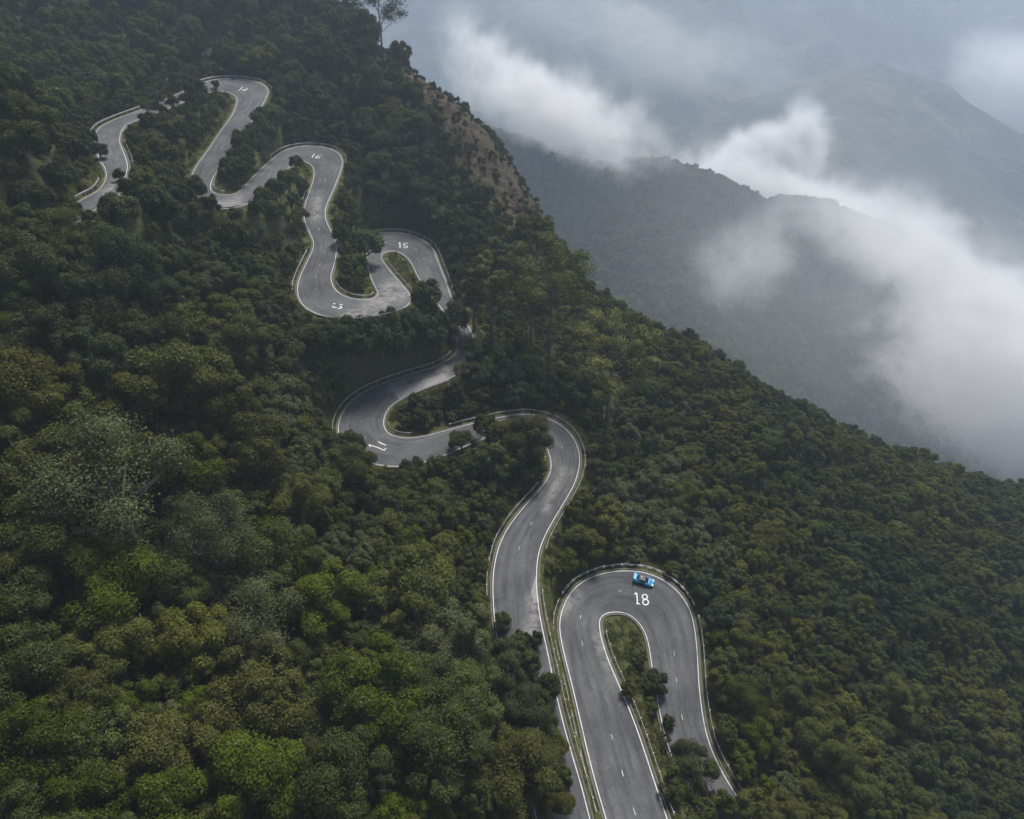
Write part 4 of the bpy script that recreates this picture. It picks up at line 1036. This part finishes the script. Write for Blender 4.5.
# ------------------------------------------------------------------ individual trees: Empty > trunk, crown
def make_tree(name, t, label, group):
    root = empty(name, (t['x'], t['y'], t['z']), t['rot'])
    cm, tm = LIB[t['lib']][t['var']]
    tr = bpy.data.objects.new('trunk', tm); cr = bpy.data.objects.new('crown', cm)
    for o in (tr, cr):
        COL.objects.link(o); o.parent = root; o.scale = (t['r'], t['r'], t['r'] * t.get('sq', 1))
    cr.material_slots[0].link = 'OBJECT'; cr.material_slots[0].material = LEAF[t['sp']]
    if t['lib'] == 'S':
        tr.material_slots[0].link = 'OBJECT'; tr.material_slots[0].material = BARK_PALE
    return tag(root, label, 'tree', group)
SPW = {'dark': 'dark green', 'deep': 'deep green', 'mid': 'mid green', 'olive': 'olive green', 'yellow': 'yellow-green', 'bright': 'bright green', 'grey': 'grey-green', 'brown': 'brownish green', 'pale': 'pale green'}
REG = [  # landmark phrase, pixel centre, reach
    ('on the grassy strip inside the bend painted 18', 645, 690, 55), ('beside the blue car bend, downhill of its outer barrier', 735, 660, 75),
    ('between the two roads above the blue car', 590, 545, 50), ('inside the curve between bends 17 and 18', 500, 455, 48),
    ('on the tongue of land inside bend 17', 435, 408, 38), ('below the outer edge of bend 17', 385, 475, 52), ('beside the short straight above bend 17', 500, 370, 50),
    ('on the bank between the 15 bends and bend 17', 395, 330, 50), ('inside the lower bend painted 15', 355, 240, 42), ('inside the bend painted 16', 285, 190, 32),
    ('between the top bend and bend 16', 245, 170, 30), ('inside the topmost bend', 180, 135, 45), ('by the topmost S-curve', 85, 160, 55), ('on the slope behind the topmost bend', 150, 50, 90),
    ('on the slope behind bend 16', 350, 90, 80), ('uphill of the upper bend painted 15', 450, 210, 75), ('around the two tall open trees', 590, 370, 70), ('beside the road running down to the bottom edge', 525, 700, 75)]
def region(u, v):
    best = None
    for ph, a, b, rr in REG:
        q = math.hypot(u - a, v - b) / rr
        if q < 1 and (best is None or q < best[0]): best = (q, ph)
    if best: return best[1]
    if u < 330 and v > 640: return 'in the bottom left corner forest'
    if u < 170 and v > 420: return 'along the left edge below mid height'
    if u < 330 and v > 380: return 'on the left slope below the road'
    if u < 330: return 'on the upper left slope below the S-curve'
    if u < 530 and v > 480: return 'on the lower middle slope left of the road'
    if u > 860 and v > 600: return 'in the bottom right corner forest'
    if u > 640 and v > 600: return 'on the right slope below bend 18'
    if u > 560: return 'on the right slope under the ridge'
    return 'on the middle slope by the road'
def sizew(t): return 'large' if t['rp'] > 34 else ('medium' if t['rp'] > 17 else 'small')
ORD = ['', 'second', 'third', 'fourth', 'fifth', 'sixth', 'seventh', 'eighth', 'ninth', 'tenth', 'eleventh', 'twelfth', 'thirteenth', 'fourteenth', 'fifteenth']
buckets = {}
for k in INDIV:
    t = TREES[k]; key = (sizew(t), t['sp'], 'thin' if t['lib'] == 'S' else ('broad' if t['rp'] > 34 else 'round'), region(t['u'], t['v']))
    buckets.setdefault(key, []).append(k)
for (sz, sp, shp, rg), ks in buckets.items():
    ks.sort(key=lambda k: TREES[k]['u'])
    for i, k in enumerate(ks):
        pos = []
        if len(ks) > 1:
            pos = ['leftmost'] if i == 0 else (['rightmost'] if i == len(ks) - 1 else [ORD[min(i, 14)], 'from', 'left'])
        for parts in ([sz, SPW[sp], shp, 'tree', rg], [sz, SPW[sp], 'tree', rg], [SPW[sp], 'tree', rg]):
            base = ' '.join(parts) + (', ' + ' '.join(pos) if pos else '')
            if len(base.split()) <= 16: break
        make_tree('broadleaf_tree', TREES[k], base, 'broadleaf trees on the forested hillside')

# tall open-crowned trees: (base px, top px v, spread px, species, label)
TALL = [((548, 372), 254, 50, 'pale', 'tallest slender tree with an open spreading crown, mid slope, trunk clear of bend 17', .42),
        ((606, 428), 326, 46, 'pale', 'tall open tree with leaning trunk right of the curve below bend 17', .35),
        ((492, 342), 262, 26, 'pale', 'slender straight-trunked tree beside the straight between bends 15 and 17', .5),
        ((531, 352), 284, 22, 'pale', 'thin tree with bare lower trunk just left of the tallest slender tree', .5),
        ((474, 332), 286, 12, 'olive', 'short thin tree at the grassy right edge of the road above bend 17', .45),
        ((536, 280), 226, 26, 'olive', 'flat-topped umbrella-shaped tree against the mist on the ridge shoulder', .62),
        ((383, 62), -10, 36, 'deep', 'lone bare-limbed tree standing against the mist on the ridge top', .45),
        ((377, 118), 62, 14, 'grey', 'pale grey thin tree on the slope under the lone ridge tree', .5),
        ((340, 85), 40, 12, 'mid', 'slim tree with a light crown on the slope left of the lone ridge tree', .5)]
for i, ((u, v), vt, sp_px, sp, lab, st) in enumerate(TALL):
    ds = np.arange(60, 420, .5); P = ray(u, v)[None] * ds[:, None] + np.array([0, 0, ZC])
    k = int(np.argmax(P[:, 2] < ground(P[:, 0], P[:, 1]))); x, y = P[k, 0], P[k, 1]; z = float(ground(x, y)); d = ds[k]
    hgt = 5.0
    for _ in range(40):
        _, vv, _ = proj(np.array([x, y, z + hgt])); hgt += (vv - vt) * d / FPX * .7
    cm, tm = tall_tree_mesh(800 + i, hgt, sp_px * d / FPX * .8, 0, 9000 if i == 6 else (11000 if sp_px > 20 else 6000), .26 if sp_px > 20 else .20, st)
    root = empty('tall_tree', (x, y, z))
    tr = bpy.data.objects.new('trunk', tm); cr = bpy.data.objects.new('crown', cm)
    for o in (tr, cr): COL.objects.link(o); o.parent = root
    cr.material_slots[0].link = 'OBJECT'; cr.material_slots[0].material = LEAF[sp]
    tag(root, lab, 'tree', 'tall open-crowned trees'); print('tall', i, round(hgt, 1), round(d))

# ------------------------------------------------------------------ far hill, mountains, valley floor
FARK = 1.5
def ridge_field(ridges, X, Y, zmin):
    Z = np.full(X.shape, zmin, float); DM = np.full(X.shape, 1e9)
    for pts, slope, rnd in ridges:
        P = np.array([at_depth(u, v, d * FARK) for u, v, d in pts])
        best = np.full(X.shape, -1e9)
        for a, b in zip(P[:-1], P[1:]):
            ab = b[:2] - a[:2]; t = np.clip(((X - a[0]) * ab[0] + (Y - a[1]) * ab[1]) / (ab @ ab), 0, 1)
            d = np.hypot(X - a[0] - t * ab[0], Y - a[1] - t * ab[1])
            DM = np.minimum(DM, d)
            best = np.maximum(best, a[2] + t * (b[2] - a[2]) - slope * (np.sqrt(d * d + rnd * rnd) - rnd))
        Z = np.maximum(Z, best)
    return Z, DM
def far_mat(name, stops, scale):
    m, nt, out = nodes_mat(name)
    pos = N(nt, 'ShaderNodeNewGeometry').outputs['Position']
    p = N(nt, 'ShaderNodeBsdfPrincipled', Roughness=.95); p.inputs['Specular IOR Level'].default_value = .1
    a = ramp(nt, noise(nt, scale, 7, .68, pos), stops)
    f = ramp(nt, noise(nt, scale * 11, 4, .7, pos), [(.3, (.6, .6, .6)), (.7, (1.35, 1.35, 1.35))])
    L(nt, mix(nt, 1.0, a, f, 'MULTIPLY'), p.inputs['Base Color'])
    b = N(nt, 'ShaderNodeBump', Strength=1.0, Distance=.05 / scale); L(nt, noise(nt, scale * 9, 5, .7, pos), b.inputs['Height']); L(nt, b.outputs[0], p.inputs['Normal'])
    L(nt, p.outputs[0], out.inputs[0]); return m
def field_mesh(name, x0, x1, y0, y1, st, ridges, zmin, amp, nsc, mat, kind='structure'):
    X, Y = np.meshgrid(np.arange(x0, x1 + 1, st), np.arange(y0, y1 + 1, st))
    Z, DM = ridge_field(ridges, X, Y, zmin); amp = amp * np.clip(DM / (nsc * .5), .12, 1)
    n1 = fbm(X / nsc, Y / nsc, 5, True) - .55; n2 = fbm(X / nsc * 3 + 9, Y / nsc * 3, 4) - .5
    Z = Z + amp * n1 + amp * .45 * n2
    Z = np.maximum(Z, zmin)
    ny_, nx_ = X.shape; I = np.arange(nx_ * ny_).reshape(ny_, nx_)
    F = np.stack([I[:-1, :-1], I[:-1, 1:], I[1:, 1:], I[1:, :-1]], -1).reshape(-1, 4)
    mesh_obj(name, np.stack([X.ravel(), Y.ravel(), Z.ravel()], 1), F, mat, smooth=True, kind=kind)
    return X, Y, Z
VAL = ZC - 700
g_ = simple_mat('valley_forest', (.030, .042, .024), .95, vary=.5, scale=.004)
mesh_obj('valley_ground', [(-15000, -3000, VAL), (15000, -3000, VAL), (15000, 22000, VAL), (-15000, 22000, VAL)], [(0, 1, 2, 3)], g_, kind='structure')
HM = far_mat('hill_forest', [(.3, (.028, .040, .022)), (.5, (.042, .052, .026)), (.7, (.080, .072, .042))], .02)
MM = far_mat('mountain_forest', [(.3, (.014, .024, .020)), (.5, (.028, .038, .028)), (.62, (.080, .072, .050)), (.7, (.150, .125, .085))], .0022)
HR = [([(430, 120, 640), (520, 160, 575), (570, 178, 570), (620, 178, 580), (650, 172, 585), (690, 184, 575), (720, 200, 570), (760, 216, 575), (810, 212, 610), (850, 226, 620), (890, 268, 625), (930, 322, 620), (990, 405, 610), (1070, 500, 600)], .72, 75),
      ([(650, 176, 585), (640, 260, 460), (660, 330, 400)], .7, 40), ([(810, 216, 610), (835, 300, 510), (860, 390, 440)], .75, 40), ([(720, 204, 570), (735, 290, 470), (770, 370, 420)], .8, 30)]
hX, hY, hZ = field_mesh('hill', -300, 1350, 400, 1500, 6.5, HR, ZC - 690, 17, 150, HM)
FARK = .85
MR = [([(700, 125, 1750), (760, 108, 1900), (830, 80, 2000), (880, 64, 2050), (940, 86, 2050), (1024, 133, 2000), (1160, 210, 1900)], .85, 60),
      ([(880, 64, 2050), (935, 125, 1850), (965, 215, 1640), (985, 300, 1500)], .9, 30), ([(880, 64, 2050), (830, 130, 1750), (800, 200, 1480)], .9, 40),
      ([(430, -110, 2900), (700, -80, 2900), (900, -40, 3000), (1010, -8, 3200), (1150, 20, 3400)], .62, 80), ([(560, -65, 2900), (660, 30, 2500), (760, 95, 2300), (840, 125, 2150)], .7, 60), ([(660, 30, 2500), (650, 110, 1900), (640, 150, 1700)], .8, 60),
      ([(480, -70, 2900), (530, 50, 2300), (560, 120, 1800)], .8, 60)]
field_mesh('mountain', -1400, 2400, 900, 3400, 14.0, MR, VAL - 5, 230, 420, MM)
MR2 = [([(250, -70, 4300), (520, -40, 4200), (700, -25, 4000), (850, -25, 4000), (960, -10, 4300), (1100, -5, 4600), (1300, -10, 5000)], .62, 200),
       ([(520, -40, 4200), (600, 20, 3500)], .7, 100), ([(700, -25, 4000), (800, 40, 3300)], .7, 100), ([(960, 20, 4300), (990, 70, 3600)], .7, 100)]
field_mesh('mountain', -3200, 4800, 1900, 5600, 30.0, MR2, VAL - 5, 260, 900, MM)
# the wood on the facing hill reads as one mass
nf = 24000
fx = rng.uniform(-90, 1050, nf); fy = rng.uniform(430, 1350, nf)
fz = bil(hZ, -300, 400, 6.5, fx, fy); fu, fv, fd = proj(np.stack([fx, fy, fz], 1))
k = (fu > 380) & (fu < 1060) & (fv > 120) & (fv < 560) & (fd < 1230)
fx, fy, fz = fx[k], fy[k], fz[k]; n = len(fx); fr = rng.uniform(3.6, 8.0, n)
pk = np.array([lib_index[('L', int(rng.integers(6)), ['deep', 'dark', 'mid', 'olive', 'mid', 'grey'][int(rng.integers(6))])] for _ in range(n)])
ff = scatter('far_forest', np.stack([fx, fy, fz - 1.0], 1), pk, np.stack([np.zeros(n), np.zeros(n), rng.uniform(0, 6.28, n)], 1), np.stack([fr, fr, fr * rng.uniform(.8, 1.3, n)], 1), tree_coll)
ff['label'] = 'misty forest on the facing hill across the valley'
print('far trees', n)

# ------------------------------------------------------------------ air and fog
def vol_mat(name, col, dens, aniso):
    m, nt, out = nodes_mat(name)
    v = N(nt, 'ShaderNodeVolumePrincipled', Density=dens, Anisotropy=aniso); v.inputs['Color'].default_value = (*col, 1)
    L(nt, v.outputs[0], out.inputs['Volume']); return m
hz = MB(); X0, X1, Y0, Y1, Z0, Z1 = -15100, 15100, -3100, 22100, VAL - 8, ZC + 25
hz.box(((X0 + X1) / 2, (Y0 + Y1) / 2, (Z0 + Z1) / 2), (X1 - X0, Y1 - Y0, Z1 - Z0))
ho = hz.build('haze', vol_mat('haze_air', (.68, .81, 1.0), HAZE, .25)); ho['kind'] = 'stuff'; ho['label'] = 'pale blue haze filling the valley air'

def fog_mat(name, dens, seed, nscale, lo, hi, edge=.05):
    m, nt, out = nodes_mat(name)
    tc = N(nt, 'ShaderNodeTexCoord').outputs['Object']
    ln = N(nt, 'ShaderNodeVectorMath', operation='LENGTH'); L(nt, tc, ln.inputs[0])
    fall = N(nt, 'ShaderNodeMapRange'); fall.interpolation_type = 'SMOOTHERSTEP'
    fall.inputs[1].default_value = 1.0; fall.inputs[2].default_value = edge; fall.inputs[3].default_value = 0; fall.inputs[4].default_value = 1
    L(nt, ln.outputs['Value'], fall.inputs[0])
    pos = N(nt, 'ShaderNodeNewGeometry').outputs['Position']
    ad = N(nt, 'ShaderNodeVectorMath', operation='ADD'); ad.inputs[1].default_value = (seed * 371.3, seed * 113.7, seed * 57.1); L(nt, pos, ad.inputs[0])
    nz = N(nt, 'ShaderNodeTexNoise', Scale=nscale, Detail=8, Roughness=.68, Distortion=.25); L(nt, ad.outputs[0], nz.inputs['Vector'])
    # soft threshold lowered towards the heart of the bank
    a = N(nt, 'ShaderNodeMath', operation='MULTIPLY_ADD'); a.inputs[1].default_value = .42; L(nt, fall.outputs[0], a.inputs[0])
    nc = N(nt, 'ShaderNodeMath', operation='MULTIPLY_ADD'); nc.inputs[1].default_value = 2.0; nc.inputs[2].default_value = -.5; L(nt, nz.outputs['Fac'], nc.inputs[0]); L(nt, nc.outputs[0], a.inputs[2])
    mr = N(nt, 'ShaderNodeMapRange'); mr.interpolation_type = 'SMOOTHSTEP'; mr.inputs[1].default_value = lo; mr.inputs[2].default_value = hi; L(nt, a.outputs[0], mr.inputs[0])
    mu = N(nt, 'ShaderNodeMath', operation='MULTIPLY'); L(nt, mr.outputs[0], mu.inputs[0]); L(nt, fall.outputs[0], mu.inputs[1])
    m2 = N(nt, 'ShaderNodeMath', operation='MULTIPLY'); L(nt, mu.outputs[0], m2.inputs[0]); m2.inputs[1].default_value = dens
    v = N(nt, 'ShaderNodeVolumePrincipled', Anisotropy=.2); v.inputs['Color'].default_value = (.985, .985, .985, 1)
    L(nt, m2.outputs[0], v.inputs['Density']); L(nt, v.outputs[0], out.inputs['Volume']); return m
import bmesh
def fog(p, q, wid, thick, dens, seed, nscale, lo=.62, hi=.95, edge=.05):
    """a bank stretched between two points; wid = half width across (up), thick = half depth, metres"""
    A, B = at_depth(*p), at_depth(*q); c = (A + B) / 2; ax = Vector(B - A); hl = ax.length / 2; ax.normalize()
    fwd = Vector((0, CP, -SP)); fwd = (fwd - ax * fwd.dot(ax)).normalized(); up = ax.cross(fwd)
    me = bpy.data.meshes.new('fog_bank'); bm = bmesh.new(); bmesh.ops.create_icosphere(bm, subdivisions=3, radius=1.02); bm.to_mesh(me); bm.free()
    o = bpy.data.objects.new('fog_bank', me); COL.objects.link(o)
    M = Matrix((ax, fwd, up)).transposed().to_4x4(); M.translation = Vector(c)
    o.matrix_world = M @ Matrix.Diagonal((hl, thick, wid, 1))
    me.materials.append(fog_mat('fog', dens, seed, nscale, lo, hi, edge)); o['kind'] = 'stuff'; o['label'] = 'drifting white valley fog bank'
    return o
for f in FOGS: fog(*f)

# ------------------------------------------------------------------ light
SUN_EL, SUN_AZ = 56.0, 22.0             # azimuth from +Y towards +X: over the valley, right of the view
w = bpy.data.worlds.new('World'); scene.world = w; w.use_nodes = True
nt = w.node_tree
bg = nt.nodes['Background']
sky = nt.nodes.new('ShaderNodeTexSky'); sky.sky_type = 'NISHITA'; sky.sun_disc = False
sky.sun_elevation = R_(SUN_EL); sky.sun_rotation = R_(SUN_AZ); sky.altitude = 1200; sky.air_density = 1.2; sky.dust_density = 4.0; sky.ozone_density = 1.0
hs_ = nt.nodes.new('ShaderNodeHueSaturation'); hs_.inputs['Saturation'].default_value = .55   # thin cloud greys the sky
L(nt, sky.outputs[0], hs_.inputs['Color']); L(nt, hs_.outputs[0], bg.inputs[0]); bg.inputs[1].default_value = .075
sl = bpy.data.lights.new('sun', 'SUN'); sl.energy = 2.9; sl.angle = R_(18); sl.color = (1.0, .95, .87)
so = bpy.data.objects.new('sun', sl); COL.objects.link(so)
sd = Vector((math.cos(R_(SUN_EL)) * math.sin(R_(SUN_AZ)), math.cos(R_(SUN_EL)) * math.cos(R_(SUN_AZ)), math.sin(R_(SUN_EL))))
so.rotation_euler = sd.to_track_quat('Z', 'Y').to_euler()
so.location = sd * 600
scene.view_settings.view_transform = 'Standard'; scene.view_settings.look = 'None'
scene.view_settings.exposure = EXPO; scene.view_settings.gamma = 1.0
c = scene.cycles
c.max_bounces = 6; c.diffuse_bounces = 2; c.glossy_bounces = 2; c.transmission_bounces = 3; c.transparent_max_bounces = 6; c.volume_bounces = VB; c.volume_step_rate = .3; c.volume_max_steps = 256
c.caustics_reflective = c.caustics_refractive = False
c.use_denoising = True
c.use_adaptive_sampling = True; c.adaptive_threshold = .02
